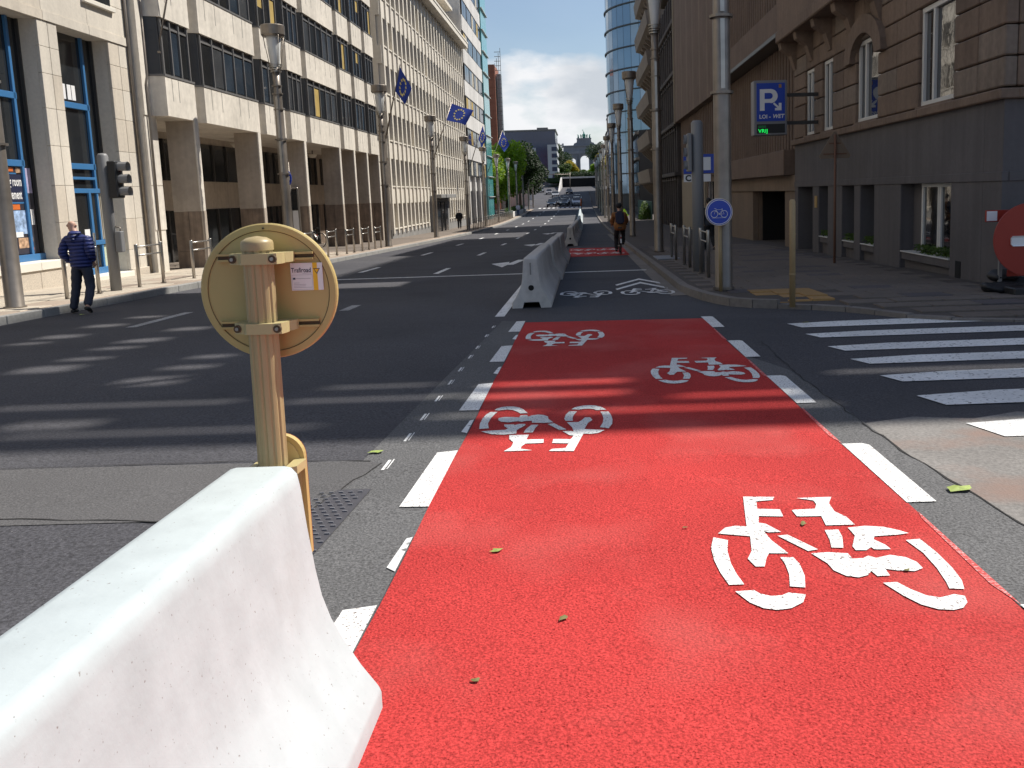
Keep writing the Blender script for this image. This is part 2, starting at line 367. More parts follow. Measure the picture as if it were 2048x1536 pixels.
def crackline(pts, wd, seed):
    rnd = random.Random(seed); P = []
    for i in range(len(pts) - 1):
        a, b = Vector(pts[i]), Vector(pts[i + 1]); n = max(2, int((b - a).length / .12))
        for k in range(n):
            q = a.lerp(b, k / n); P.append((q.x + rnd.uniform(-.014, .014), q.y + rnd.uniform(-.014, .014)))
    P.append(pts[-1]); L = []; Rr = []
    for i in range(len(P)):
        d = (Vector(P[min(i + 1, len(P) - 1)]) - Vector(P[max(i - 1, 0)])).normalized(); h = wd * rnd.uniform(.3, 1) / 2
        L.append((P[i][0] - d.y * h, P[i][1] + d.x * h)); Rr.append((P[i][0] + d.y * h, P[i][1] - d.x * h))
    b = MB(); n = len(P)
    b.add([(x, y, zr(y) + .007) for x, y in L + Rr], [(i, i + 1, n + i + 1, n + i) for i in range(n - 1)])
    b.obj('crack', CRACK, road)
crackline([(-9, 5.92), (-5, 5.84), (-3.9, 5.83), (-2.4, 5.83), (-1.45, 5.72)], .014, 1)
crackline([(-9, 4.80), (-3.28, 4.79), (-2.36, 4.66), (-1.6, 4.55)], .022, 2)
crackline([(-1.36, 5.66), (-1.5, 5.06), (-1.6, 4.6)], .012, 3)
crackline([(1.98, 6.3), (2.0, 5.55), (2.03, 5.1), (2.06, 4.75), (2.10, 4.2), (2.16, 3.7), (2.2, 3.2), (2.3, 2.4)], .022, 4)
crackline([(1.98, 6.3), (1.97, 8.2), (2.05, 10.4)], .012, 5)
# red lane
red = mark('red_cycle_surface', [(-.905, -4)] + [(-.90 + .008 * math.sin(y * 2.1), y) for y in frange(-3, 12.9, .5)] + [(1.67, 12.72)] + [(1.665 + .008 * math.sin(y * 1.7), y) for y in frange(-3, 12.5, .5)[::-1]] + [(1.665, -4)], RED, .006)
mark('red_cycle_surface', [(-.60, 30.9), (1.58, 31.2), (1.62, 37.6), (-.62, 38.2)], RED, .006)
for y0 in (-.1, 2.35, 4.75, 7.14, 9.5, 11.9):
    e = .02 * math.sin(y0 * 5)
    mark('edge_dash', [(-1.06 + e * .3, y0), (-.902, y0 - .01), (-.902, y0 + 1.15), (-1.03 + e * .3, y0 + 1.13 + e)], WHITE, .010)
for y0 in (-.3, 2.1, 4.54, 7.0, 9.28, 11.7):
    mark('edge_dash', [(1.667, y0), (1.825, y0), (1.835, y0 + 1.15), (1.80, y0 + 1.2), (1.667, y0 + 1.2)], WHITE, .010)
for y0 in (3.9, 6.42, 8.8, 11.2): mark('edge_dash', [(-.95, y0), (-.902, y0 - .05), (-.902, y0 + .38), (-.93, y0 + .36)], WORN, .009)
for y in (5.5, 6.21, 6.85, 7.55, 8.3, 9.0, 9.8, 10.5, 11.5, 12.4):
    rect('setting_out_tick', -1.335, -1.315, y, y + .23, WHITE); rect('setting_out_tick', -1.305, -1.297, y + .02, y + .25, WORN)
SCUFF = M('scuffed_red', (.50, .05, .045), .75, ns=85, na=.3, ba=0, tint=((.75, .66, .64), 70, .48, .66, .5))
for y0 in (1.2, 3.5, 5.95, 8.25, 10.7): mark('scuffed_strip', [(1.640, y0), (1.672, y0 - .2), (1.674, y0 + .9), (1.655, y0 + .8)], SCUFF, .009)
# bicycle symbols
_crop = [
 [(340,150),(540,152),(530,172),(425,180),(430,228),(575,232),(598,278),(440,275),(440,318),(485,325),(585,378),(500,380),(470,370),(520,430),(630,515),(505,515),(490,545),(478,600),(420,600),(370,550),(395,500),(385,405),(300,398),(180,388),(225,350),(290,338),(362,342)],
 [(150,412),(243,430),(240,500),(262,580),(300,650),(348,715),(250,718),(195,640),(155,560),(135,480)],
 [(578,540),(660,540),(700,580),(735,660),(738,735),(640,728),(635,650),(610,585)],
 [(290,760),(410,752),(450,775),(520,790),(590,785),(630,768),(742,780),(725,830),(650,868),(560,880),(470,868),(380,830)],
 [(560,402),(625,395),(820,490),(755,500)],
 [(680,160),(780,155),(905,152),(895,175),(890,195),(925,245),(1000,280),(1055,330),(870,335),(840,275),(685,278),(650,235),(800,228),(808,200),(790,175)],
 [(862,365),(950,362),(975,410),(982,480),(905,478),(895,430)],
 [(1010,350),(1120,338),(1240,345),(1330,365),(1400,385),(1330,395),(1180,405),(1175,425),(1250,460),(1285,488),(1180,490),(1160,475),(1130,495),(1060,495),(1040,470),(1055,400)],
 [(775,515),(880,508),(1010,515),(1040,550),(1110,545),(1140,530),(1190,545),(1280,525),(1380,540),(1450,570),(1490,610),(1440,630),(1330,625),(1250,615),(1280,658),(1200,662),(1160,628),(1140,655),(1080,670),(1000,660),(920,625),(880,580)],
 [(1380,430),(1470,422),(1580,510),(1680,610),(1740,690),(1755,745),(1660,742),(1640,700),(1580,610),(1490,510)],
 [(1235,705),(1325,700),(1410,745),(1510,785),(1600,800),(1690,778),(1760,790),(1775,830),(1750,865),(1690,880),(1590,875),(1480,845),(1370,790)]]
# plan of the stencil in metres on the ground (flattened once, laid everywhere as the same shape)
_Rm = _cam().to_3x3()
def _flat(px, py):
    d = _Rm @ Vector((px - 1190, -(py - 640), -1789)); t = -1.6 / (d.z + .019 * d.y); return (d.x * t, d.y * t)
STEN = []
for pl in _crop:
    STEN.append([(lambda q: (q[0] - 1.035, q[1] - 4.02))(_flat(1380 + x * .3125, 950 + y * .3125)) for x, y in pl])
def bike_symbol(cx, cy, flip, mat, dz=.011, sc=(1, 1), sub=True):
    root = None
    for pl in STEN:
        pts = [((-x if flip else x) * sc[0] + cx, (-y if flip else y) * sc[1] + cy) for x, y in pl]
        mark('bicycle_symbol_piece', pts, mat, dz)
bike_symbol(1.035, 4.02, False, WHITE)
bike_symbol(-.32, 6.48, True, WHITE)
bike_symbol(1.10, 8.66, False, WHITE)
bike_symbol(-.27, 11.15, True, WHITE)
bike_symbol(.02, 16.95, True, WORN, sc=(1, .95))
bike_symbol(1.17, 17.2, False, WORN, sc=(1.02, .95))
for cx, cy, fl in ((-.05, 33.2, True), (.95, 33.0, False), (-.05, 36.2, True), (.98, 36.0, False)): bike_symbol(cx, cy, fl, WORN)
for dy in (0, -1.0):
    o = .0 if dy == 0 else -.03
    mark('chevron', [(.63 + o, 18.95 + dy), (.66 + o, 18.72 + dy), (1.21 + o, 20.1 + dy), (1.66 + o, 18.7 + dy), (1.70 + o, 18.93 + dy), (1.23 + o, 20.5 + dy)], WORN)
# crosswalk over the side street
for a, b_ in ((11.41, 11.94), (10.49, 10.94), (9.48, 9.93), (8.65, 9.08), (7.73, 8.16), (6.77, 7.26), (5.79, 6.30), (4.85, 5.35), (3.9, 4.4)):
    xe = 5.0 if a > 11 else 7.6
    mark('crosswalk_stripe', [(2.68, b_ - .12), (2.78, a), (xe + .3, a + .04), (xe, b_ + .06), (3.4, b_)], WORN if a > 6.5 else WHITE, .009)
# lane lines, stop lines, arrows
rect('stop_line', -7.0, 1.72, 23.2, 23.42, WORN)
for x0, ys in ((-7.2, ((13.9, 16.0),)), (-4.28, ((15.4, 16.3),))):
    for a, b_ in ys: rect('lane_dash', x0, x0 + .17, a, b_, FAINT)
for y in frange(24.4, 150, 10): rect('lane_dash', -4.15, -4.0, y, y + 2.4, WORN)
for y in frange(26.0, 150, 10): rect('lane_dash', -6.6, -6.45, y, y + 2.4, WORN)
mark('barrier_line', [(-1.42, 13.75), (-1.27, 13.75), (-1.27, 44), (-1.42, 44)], WORN)
for y in (27.0, 42.4, 62.0):
    mark('turn_arrow', [(-2.95, y + 1.3), (-2.45, y - .6), (-2.38, y + .5), (-2.2, y + .55), (-2.05, y + 2.6), (-1.5, y + 2.6), (-1.5, y + 3.3), (-2.25, y + 3.3), (-2.4, y + 1.3), (-2.45, y + 2.2)], WORN)
for k in range(9): rect('crosswalk_stripe', -8.2 + k * .85, -7.75 + k * .85, 165, 168.5, WORN)
# steel tread plate in the road
tp = mark('tread_plate', [(-1.60, 4.1), (-1.34, 4.1), (-1.30, 5.1), (-1.50, 5.1)], M('tread_rubber', (.060, .058, .066), .5, ns=30, na=.1, bump=.1), .010)
b = MB()
for i in range(17):
    for j in range(5):
        x = -1.575 + j * .056 + (i % 2) * .028; y = 4.13 + i * .057
        if x < -1.33: b.box(x - .013, x + .013, y - .005, y + .005, zr(y) + .010, zr(y) + .017)
b.obj('stud', M('tread_stud', (.16, .16, .175), .4, ba=0), road)['kind'] = 'stuff'

# ------------------------------------------------------------------ pavements and kerbs
def offL(x, y): return .14 + max(0, (-9.6 - x)) * .012
pl = strip('pavement', frange(8, 60, 1) + frange(62, 160, 4), lambda y: -16, lambda y: kL(y) - .12, lambda x, y: offL(x, y) - .008, JOINT, nx=4)
tag(pl, kind='structure')
slope = -math.atan(.019)
for i in range(24):
    y = 15.2 + i * 1.0
    for j in range(4):
        x = -12.45 + j * .72 - (.0 if y < 26 else -.25)
        if x + .34 > kL(y) - .25: continue
        o = box(pl, 'slab', SLABL if random.random() < .82 else SLABL2, x - .35, x + .35, y - .49, y + .49, zr(y) + offL(x, y) - .05, zr(y) + offL(x, y) + .002 + random.random() * .003, .006)
        o.rotation_euler.x = slope
o = strip('brown_border', frange(12, 60, 1) + frange(62, 160, 4), lambda y: kL(y) - .75, lambda y: kL(y) - .16, lambda x, y: offL(x, y) - .003, SLABL2, pl)
kl = structure('kerb')
for i in range(70):
    y = 8 + i * 1.0 if i < 40 else 48 + (i - 40) * 3.0; ln = .985 if i < 40 else 2.97
    x = kL(y + ln / 2); z = zr(y + ln / 2)
    o = box(kl, 'kerb_stone', KERB, x - .15, x, y, y + ln, z - .2, z + .145 + random.uniform(-.004, .004), .012); o.rotation_euler.x = slope if y < 60 else 0
    o.rotation_euler.z = math.atan2(kL(y) - kL(y + ln), ln)
# right pavement with the rounded corner
CORN = [(1.80, 17.0), (1.88, 16.0), (1.99, 15.3), (2.12, 14.7), (2.3, 14.2), (2.6, 13.85), (2.95, 13.65), (3.4, 13.35), (3.8, 12.95), (4.08, 12.5), (4.35, 12.0), (4.8, 11.6), (5.5, 11.32), (6.5, 11.2), (12, 11.1), (40, 11.1)]
def offR(x, y):
    if x < 2.9: return .125
    t = min(1, max(0, (y - 11.4 - max(0, 4.4 - x) * 1.1) / 2.2)); return .02 + .105 * t
b = MB(); vs = []; fs = []
for y in frange(11.1, 60, .5) + frange(62, 260, 4):
    if y >= 17: xl = 1.80
    else:
        xl = None
        for (xa, ya), (xb, yb) in zip(CORN, CORN[1:]):
            if yb <= y <= ya: xl = xa + (xb - xa) * (ya - y) / max(1e-6, ya - yb); break
        if xl is None: xl = 12
    xl += .10; row = []
    for k in range(9):
        x = xl + (40 - xl) * (k / 8) ** 2.2; row.append((x, y, zr(y) + offR(x, y) - .008))
    vs += row
n = len(vs) // 9
b.add(vs, [(i * 9 + k, i * 9 + k + 1, (i + 1) * 9 + k + 1, (i + 1) * 9 + k) for i in range(n - 1) for k in range(8)])
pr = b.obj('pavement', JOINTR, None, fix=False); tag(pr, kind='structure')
cnt = 0
for i in range(46):
    y = 11.9 + i * .5
    for j in range(7):
        x = 2.45 + j * .72 + (i % 2) * .36
        if x > 6.75: continue
        if y < 17:
            xe = 9
            for (xa, ya), (xb, yb) in zip(CORN, CORN[1:]):
                if yb <= y - .25 <= ya: xe = xa + (xb - xa) * (ya - y + .25) / max(1e-6, ya - yb); break
            if x - .36 < xe + .12: continue
        if 2.75 < x < 3.95 and 13.3 < y < 15.4: continue
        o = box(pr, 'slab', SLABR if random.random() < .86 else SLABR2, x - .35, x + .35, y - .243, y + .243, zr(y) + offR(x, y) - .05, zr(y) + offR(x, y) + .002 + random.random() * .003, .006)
        o.rotation_euler.x = slope; cnt += 1
for i in range(4):
    for j in range(3):
        x = 2.98 + j * .36; y = 13.98 + i * .42
        o = box(pr, 'tactile_tile', TACT, x - .175, x + .175, y - .205, y + .205, zr(y) + offR(x, y) - .04, zr(y) + offR(x, y) + .016, .004); o.rotation_euler.x = slope
box(pr, 'metal_cover', M('cover_grey', (.24, .25, .27), .6, ba=.1), 2.1, 2.75, 25.6, 27.4, zr(26.5) + .05, zr(26.5) + .152, .01).rotation_euler.x = slope
kr = structure('kerb')
path = [(1.80, y) for y in frange(17, 57, 1)[::-1]] + CORN[1:14]
P = [Vector(p) for p in path]
for a, c in zip(P, P[1:]):
    m = (a + c) / 2; d = c - a; ln = d.length; z = zr(m.y); h = offR(m.x + .1, m.y) + .01
    bq = MB(); nrm = Vector((-d.y, d.x)).normalized()
    if nrm.x < 0 and m.y > 14: nrm = -nrm
    if m.y <= 14 and nrm.y < 0: nrm = -nrm
    e = d.normalized() * .007
    q = [a + e, c - e, c - e + nrm * .16, a + e + nrm * .16]
    bq.add([(p.x, p.y, zr(p.y) - .15) for p in q] + [(p.x, p.y, zr(p.y) + h) for p in q], [(3, 2, 1, 0), (4, 5, 6, 7), (0, 1, 5, 4), (1, 2, 6, 5), (2, 3, 7, 6), (3, 0, 4, 7)])
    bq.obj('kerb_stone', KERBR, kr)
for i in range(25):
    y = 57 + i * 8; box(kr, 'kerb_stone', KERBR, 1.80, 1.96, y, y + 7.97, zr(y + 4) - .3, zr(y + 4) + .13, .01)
b = MB()
for i in range(52):
    y = 16.2 + i * .8; x = 1.80 if y > 17 else 1.86
    b.add([(x - .30, y, zr(y) + .005), (x - .01, y, zr(y) + .008), (x - .01, y + .785, zr(y + .785) + .008), (x - .30, y + .785, zr(y + .785) + .005)], [(0, 1, 2, 3)])
b.obj('gutter_stone', KERBR, kr, fix=False)
# ------------------------------------------------------------------ left buildings
def grid_pts(a, b, n): return [a + (b - a) * i / n for i in range(n + 1)]
# shop building on the left
SX = -12.7
sh = thing('shop_building', 'pale stone shop building with tall blue framed display windows at the left edge', 'building', (-16, 21, -.3))
box(sh, 'wall', STONE1, -24, SX - .62, 8, 26.28, -.6, 22)
rpn = random.Random(11)
def panels(x0, y0, y1, zs, mat=STONE1, th=.09):
    for a, c in zip(zs, zs[1:]):
        box(sh, 'stone_panel', mat if rpn.random() < .65 else STONE1B, x0 - th, x0, y0 + .004, y1 - .004, a + .004, c - .004, .006)
zc = [-.3, .42, 1.28, 2.17, 3.12, 4.0, 4.82, 5.45, 6.06]
for y0, y1 in ((12.6, 13.6), (16.9, 17.7), (21.98, 22.40), (22.41, 22.79), (25.18, 25.72), (25.73, 26.28)):
    box(sh, 'pier', STONE1, SX - .62, SX - .09, y0, y1, -.6, 6.06); panels(SX, y0, y1, zc)
box(sh, 'pier', STONE1, SX - .62, SX - .09, 8, 12.6, -.6, 6.06)
for r, (a, c) in enumerate(((6.06, 6.30), (6.30, 7.05), (7.05, 7.9), (7.9, 8.9), (8.9, 10))):
    for k in range(9):
        y = 8 + k * 2.03; e = 26.28 if k == 8 else y + 2.03
        box(sh, 'stone_panel', STONE1 if rpn.random() < .65 else STONE1B, SX - .09, SX + (.03 if r == 0 else 0), y + .005, e - .005, a + .004, c - .004, .006)
box(sh, 'lintel', STONE1, SX - .62, SX - .09, 8, 26.28, 6.06, 10)
box(sh, 'wall', STONE1, SX - .62, SX, 8, 26.28, 10, 22)
o = box(sh, 'window_ledge', SILLW, SX, SX + .10, 24.05, 25.6, 6.86, 6.98, .01)
box(sh, 'window', GLASS, SX - .05, SX + .012, 24.15, 25.5, 6.98, 8.6)
def shopwin(y0, y1, door=False):
    gx = SX - .50
    wdw = box(sh, 'window', GLASS, gx - .04, gx, y0, y1, .40 if not door else -.1, 6.06)
    xs = (gx, gx + .07)
    ym = y0 + (y1 - y0) * (.76 if door else .885)
    for z in (4.18, 2.62): box(wdw, 'transom', FRAMEB, *xs, y0, ym + .12, z, z + .15, .006)
    box(wdw, 'mullion', FRAMEB, *xs, ym, ym + .09, -.1 if door else .4, 6.06, .006)
    for y in (y0, y1 - .05): box(wdw, 'frame_edge', FRAMED, *xs, y, y + .05, -.1 if door else .4, 6.06)
    if door:
        d = box(sh, 'door', GLASS2, gx - .02, gx + .03, y0 + .10, ym - .05, -.25, 2.05)
        for y in (y0 + .06, ym - .42): box(d, 'stile', FRAMEB, gx + .03, gx + .09, y, y + .11, -.25, 2.10, .006)
        for z, h in ((2.0, .12), (.62, .12), (-.25, .26)): box(d, 'rail', FRAMEB, gx + .03, gx + .088, y0 + .06, y1 - .06, z, z + h, .006)
        box(d, 'handle', STEEL, gx + .09, gx + .14, ym - .46, ym - .42, .55, .95, .008)
        box(d, 'paper_notice', SWHITE, gx + .036, gx + .04, y0 + 1.1, y0 + 1.35, .74, 1.05)
        for k in range(4): box(d, 'blind_slat', BLINDP, gx + .001, gx + .03, ym + .14 + k * .1, ym + .19 + k * .1, .75, 2.0)
        box(d, 'lower_panel', M('pale_green_panel', (.50, .56, .42), .5, ba=.05), gx + .001, gx + .03, ym + .12, y1 - .07, -.0, .6)
        box(d, 'transom', FRAMEB, gx, gx + .085, y0, ym, 2.35, 2.42, .006)
    else:
        box(wdw, 'bottom_rail', FRAMEB, gx, gx + .09, y0, y1, .40, .56, .006)
    return wdw
w1 = shopwin(17.7, 21.98); shopwin(22.79, 25.18, True)
shopwin(13.6, 16.9)
for y0, y1 in ((13.6, 16.9), (17.7, 21.98)):
    for k in range(4):
        a = y0 + (y1 - y0) * k / 4; c = y0 + (y1 - y0) * (k + 1) / 4
        box(sh, 'plinth_stone', GRAN, SX - .5, SX + .06, a + .004, c - .004, -.6, .20, .01)
        box(sh, 'sill', SILLW, SX - .5, SX + .10, a + .003, c - .003, .205, .40, .01)
box(sh, 'doorstep', SILLW, SX - .5, SX + .10, 22.79, 25.18, -.6, -.16, .01)
box(sh, 'plinth_stone', GRAN, SX - .09, SX + .05, 25.18, 26.28, -.6, -.12, .01)
for y in (25.2, 26.2): pass
b = MB(); b.tube([(SX + .06, 26.2, 12), (SX + .06, 26.2, -.3)], .045, 8); b.obj('drainpipe', STEELD, sh)
for q, (py, pz) in enumerate(((23.6, 4.4), (23.85, 4.4), (24.05, 4.4))): box(sh, 'paper_sheet', SWHITE, SX - .505, SX - .494, py, py + .17, pz, pz + .38)
# printed poster behind the left display window
px_ = SX - .49
po = thing('window_poster', 'dark poster with white lettering and orange blocks in the left shop window', 'poster', (px_, 20.6, .57))
pd = M('poster_dark', (.035, .033, .045), .5, ba=.15, big=3); orr = M('poster_orange', (.62, .15, .03), .5, ba=.08, big=4); lil = M('poster_lilac', (.42, .38, .55), .5, ba=.2, big=4); scr = M('poster_screen', (.30, .42, .62), .5, ns=9, na=.5, ba=.3, big=5); tan = M('poster_tan', (.42, .27, .17), .5, ns=12, na=.4, ba=.3, big=6)
box(po, 'sheet', pd, px_, px_ + .008, 18.6, 21.86, .58, 2.60)
def pp(name, mat, y0, y1, z0, z1, k=1): return box(po, name, mat, px_ + .006 + .003 * k, px_ + .009 + .004 * k, y0, y1, z0, z1)
pp('orange_block', orr, 20.5, 21.2, 2.50, 2.59); pp('photo', tan, 21.3, 21.5, 2.44, 2.59); pp('photo', lil, 21.52, 21.84, 2.0, 2.59)
pp('title_border', FRAMEB, 19.6, 21.64, 1.76, 2.47); pp('title_panel', INK, 19.6, 21.61, 1.80, 2.44, 2); pp('orange_block', orr, 20.6, 21.3, 1.62, 1.74)
pp('photo', scr, 20.95, 21.62, 1.05, 1.60); pp('photo', SWHITE, 21.0, 21.3, .98, 1.1, 2); pp('orange_block', orr, 21.5, 21.66, .66, .86); pp('photo', tan, 21.1, 21.66, .72, .96)
pp('photo', SWHITE, 21.68, 21.80, 1.25, 1.62)
text(po, 'lettering', 'ng room', .30, SWHITE, (px_ + .019, 20.93, 2.17), (0, 1, 0), (0, 0, 1), .002, .006, sx=.50)
text(po, 'lettering', 'agement', .30, SWHITE, (px_ + .019, 20.90, 1.87), (0, 1, 0), (0, 0, 1), .002, .006, sx=.50)

# office block with bays and colonnade
ob = thing('office_building', 'pale stone office block with angled window bays over a deep colonnade', 'building', (-16, 40, -.6))
FX, RX = -12.0, -12.42
box(ob, 'core', STONE2, -26, RX - .02, 26.3, 54.6, 4.2, 24)
box(ob, 'pier', STONE2, -16, RX - .05, 26.3, 27.0, -1, 4.2)
box(ob, 'pier', STONE2, RX - .02, RX + .0, 26.3, 27.0, 4.2, 24)
for z in (.9, 2.2, 3.4): box(ob, 'stone_course', STONE2, RX - .05, RX - .03, 26.32, 27.04, z, z + 1.28, .004)
ends = [26.15, 28.85, 34.4, 37.4, 40.1, 45.7, 48.6, 51.5, 54.25]
panes = [3, 5, 3, 3, 5, 3, 3, 3]
fl = [(4.2, 5.37, 7.0), (7.0, 8.19, 9.8), (9.8, 11.0, 12.65), (12.65, 13.85, 15.5), (15.5, 16.7, 18.3), (18.3, 19.5, 21.1)]
rb = random.Random(3)
for bi in range(8):
    a, c = ends[bi], ends[bi + 1]; ch = .70
    def foot(d): return [(RX, a + ch - .10), (RX, c - .01), (FX - d, c - .01 - d), (FX - d, a + ch + d * .3)]
    for fi, (z0, z1, z2) in enumerate(fl):
        q = MB(); q.prism(foot(0), z0, z1 - .04); spn = q.obj('spandrel', STONE2, ob, loc=(FX, (a + c) / 2, z0))
        q = MB(); q.prism(foot(.10), z1 - .04, z2); win = q.obj('window', FRAMED, ob, loc=(FX, (a + c) / 2, z1))
        if fi > 3: continue
        q = MB(); q.prism([(RX, a + ch - .12), (RX, c), (FX + .02, c - .0), (FX + .02, a + ch - .02)], z1 - .04, z1 + .02); q.obj('window_sill', FRAMEG, win)
        n = panes[bi]; y0 = a + ch + .12; y1 = c - .12; wd = (y1 - y0) / n
        for k in range(n):
            r = rb.random(); mt = rb.choice((GLASS2, GLASS2, GLASSC, GLASSB)) if r > .17 or fi == 0 and r > .025 else (BLINDY if r < .11 else BLINDP)
            if mt in (BLINDY, BLINDP) and rb.random() < .5:
                zm = z1 + .8; box(win, 'pane', GLASS2, FX - .115, FX - .088, y0 + k * wd + .05, y0 + (k + 1) * wd - .05, z1 + .10, zm); box(win, 'blind', mt, FX - .115, FX - .086, y0 + k * wd + .05, y0 + (k + 1) * wd - .05, zm, z2 - .30)
            else: box(win, 'pane', mt, FX - .115, FX - .088, y0 + k * wd + .05, y0 + (k + 1) * wd - .05, z1 + .10, z2 - .30)
        for k in range(n + 1): box(win, 'mullion', FRAMEG, FX - .10, FX - .035, y0 + k * wd - .03, y0 + k * wd + .03, z1 + .02, z2 - .01)
        box(win, 'head_rail', FRAMEG, FX - .10, FX - .06, y0, y1, z2 - .26, z2 - .20)
        for t in ((.18, .42) if n == 3 else (.1, .28, .62, .8)):
            y = y0 + (y1 - y0) * t; box(spn, 'drip_groove', FRAMEG, FX - .01, FX + .003, y - .013, y + .013, z1 - .72, z1 - .05)
        # louvred face of the chamfer
        v0 = Vector((RX, a + ch - .10)); v1 = Vector((FX - .10, a + ch + .03)); q = MB()
        for k in range(7):
            zz = z1 + .12 + k * (z2 - z1 - .3) / 7; d = (v1 - v0).normalized(); nn = Vector((d.y, -d.x)) * .015
            A = v0 + d * .08 + nn; Bv = v1 - d * .06 + nn
            q.add([(A.x, A.y, zz), (Bv.x, Bv.y, zz), (Bv.x, Bv.y, zz + .12), (A.x, A.y, zz + .12)], [(0, 1, 2, 3)])
        q.obj('louvre', FRAMED, win, fix=False)
for y in (28.6, 34.1, 39.7, 45.35, 48.2, 51.05, 53.95):
    box(ob, 'column', STONE2, FX - .06, FX, y, y + .28, 1.4, 4.2, .01)
    box(ob, 'column', STONEP, -12.9, FX - .06, y, y + .28, 1.4, 4.2)
    for k, (xa, xb) in enumerate(((FX - .45, FX), (FX - .9, FX - .45))):
        for z0, z1 in ((-1.1, .15), (.15, 1.4)):
            box(ob, 'column_cladding', STONEB if xb < FX - .01 or z0 > 0 else STONEB, xa + .004, xb - .004 - (.05 if k == 0 else 0), y - .004, y + .284, z0, z1 - .006, .004)
    box(ob, 'column_edge', STONEP, FX - .05, FX + .003, y - .002, y + .282, -1.1, 1.4, .004)
box(ob, 'inner_wall', STONEP, -15.4, -14.8, 26.3, 54.6, 1.4, 4.2); box(ob, 'inner_wall_base', STONEB, -15.4, -14.79, 26.3, 54.6, -1.1, 1.4); box(ob, 'end_wall', STONEP, -14.8, -12.9, 54.3, 54.6, -1.1, 4.2)
for y0, y1 in ((30.2, 33.4), (35.2, 39.3), (42.0, 44.8), (47.4, 50.6), (51.5, 53.4)):
    q = box(ob, 'window', GLASS2, -14.82, -14.78, y0, y1, 2.5, 3.95)
    for k in range(4): box(q, 'mullion', FRAMED, -14.78, -14.72, y0 + (y1 - y0) * k / 3 - .05, y0 + (y1 - y0) * k / 3 + .05, 2.5, 3.95)
    q = box(ob, 'glazed_door', GLASS2, -14.82, -14.78, y0 + .2, y1 - .2, -1.0, 1.42)
    for k in range(4): box(q, 'mullion', FRAMED, -14.78, -14.72, y0 + .2 + (y1 - y0 - .4) * k / 3 - .05, y0 + .2 + (y1 - y0 - .4) * k / 3 + .05, -1.0, 1.42)
for y in (31.6, 37.0, 43.2, 47.2):
    q = MB(); q.lathe([(.01, -.16), (.15, -.13), (.24, 0), (.24, .03), (.01, .03)], (-13.9, y, 3.98), 16); q.obj('globe_lamp', SILLW, ob)
    q = MB(); q.tube([(-13.9, y, 4.0), (-13.9, y, 4.2)], .03, 6); q.obj('lamp_stem', FRAMED, ob)
q = MB(); q.tube([(RX + .02, 26.62, 10), (RX + .02, 26.62, 5.35), (RX + .03, 26.5, 5.1), (RX + .0, 26.5, -.6)], .035, 6); q.obj('drainpipe', STEELD, ob)
# leaning flagpole on its pier
fp = thing('flagpole', 'bare slanting flagpole on a wall bracket beside the shop building', 'flagpole', (RX, 26.9, 5.1))
q = MB(); q.tube([(RX + .02, 26.9, 5.1), (RX + .62, 27.0, 7.5), (RX + 1.5, 27.2, 11)], .028, 8); q.obj('pole', STEELD, fp)
q = MB(); q.box(RX - .02, RX + .34, 26.86, 26.96, 5.98, 6.04); q.box(RX - .02, RX + .02, 26.82, 27.0, 5.9, 6.1); q.obj('bracket', STEELD, fp)
q = MB(); q.box(RX - .02, RX + .05, 26.84, 26.96, 5.0, 5.16); q.obj('base_socket', RUST, fp)

# long grid-front building
gb = thing('grid_building', 'long cream office front with a tight grid of tall narrow windows', 'building', (-16, 76, -1))
box(gb, 'core', STONE3, -28, -12.34, 57.0, 95.5, -1.5, 17)
GWIN = M('grid_glass', (.075, .068, .06), .25, ba=.2, big=.8, spec=.3)
ny = 26; dyw = (95.3 - 57.3) / ny
rows = [(-.35, 1.3), (2.34, 4.14), (5.22, 7.0), (8.09, 9.9), (11.0, 12.79), (13.9, 15.7)]
for i in range(ny + 1):
    y = 57.3 + i * dyw; box(gb, 'fin', STONE3, -12.34, -12.0, y - .17, y + .17, 1.5 if 70.5 < y < 79.5 else -.6, 16.6)
zz = [-1.5] + [z for r in rows for z in r] + [17]
for k in range(0, len(zz), 2):
    box(gb, 'spandrel', STONE3 if k else PLINTH, -12.34, -12.10, 57.0, 95.5, zz[k], zz[k + 1])
for ri, (z0, z1) in enumerate(rows):
    for i in range(ny):
        y = 57.3 + i * dyw
        if ri == 0 and 70 < y < 79: continue
        wn = box(gb, 'window', GWIN if (i * 7 + ri * 5) % 9 else BLINDP, -12.36, -12.30, y + .17, y + dyw - .17, z0, z1)
        box(wn, 'sill', STONE3, -12.3, -12.04, y + .16, y + dyw - .16, z0, z0 + .09)
        if ri < 4: box(wn, 'frame_bar', FRAMEG, -12.30, -12.27, y + .17, y + dyw - .17, z0 + .35, z0 + .42)
box(gb, 'cornice', STONE3, -12.4, -11.35, 57, 95.6, 16.7, 17.15, .02)
box(gb, 'cornice_fascia', SILLW, -12.3, -11.3, 56.98, 95.62, 17.15, 17.3)
box(gb, 'attic', STONE3, -26, -13.4, 57.2, 95.2, 17.3, 20.4)
for i in range(30): box(gb, 'attic_opening', GLASS2, -13.42, -13.36, 58 + i * 1.23, 58.75 + i * 1.23, 18.2, 19.0)
box(gb, 'attic_cornice', STONE3, -14, -12.7, 57.2, 95.2, 20.4, 20.7)
box(gb, 'entrance_surround', PLINTH, -12.3, -11.7, 71.6, 79.2, -1.4, 1.75, .02)
dr = box(gb, 'entrance_door', GLASS2, -11.72, -11.68, 72.6, 78.2, -1.4, 1.25)
box(dr, 'canopy', PLINTH, -11.7, -11.1, 71.2, 79.6, 1.55, 1.85, .02)
for y in (74.4, 76.3): box(dr, 'door_frame', FRAMED, -11.68, -11.62, y - .05, y + .05, -1.4, 1.25)

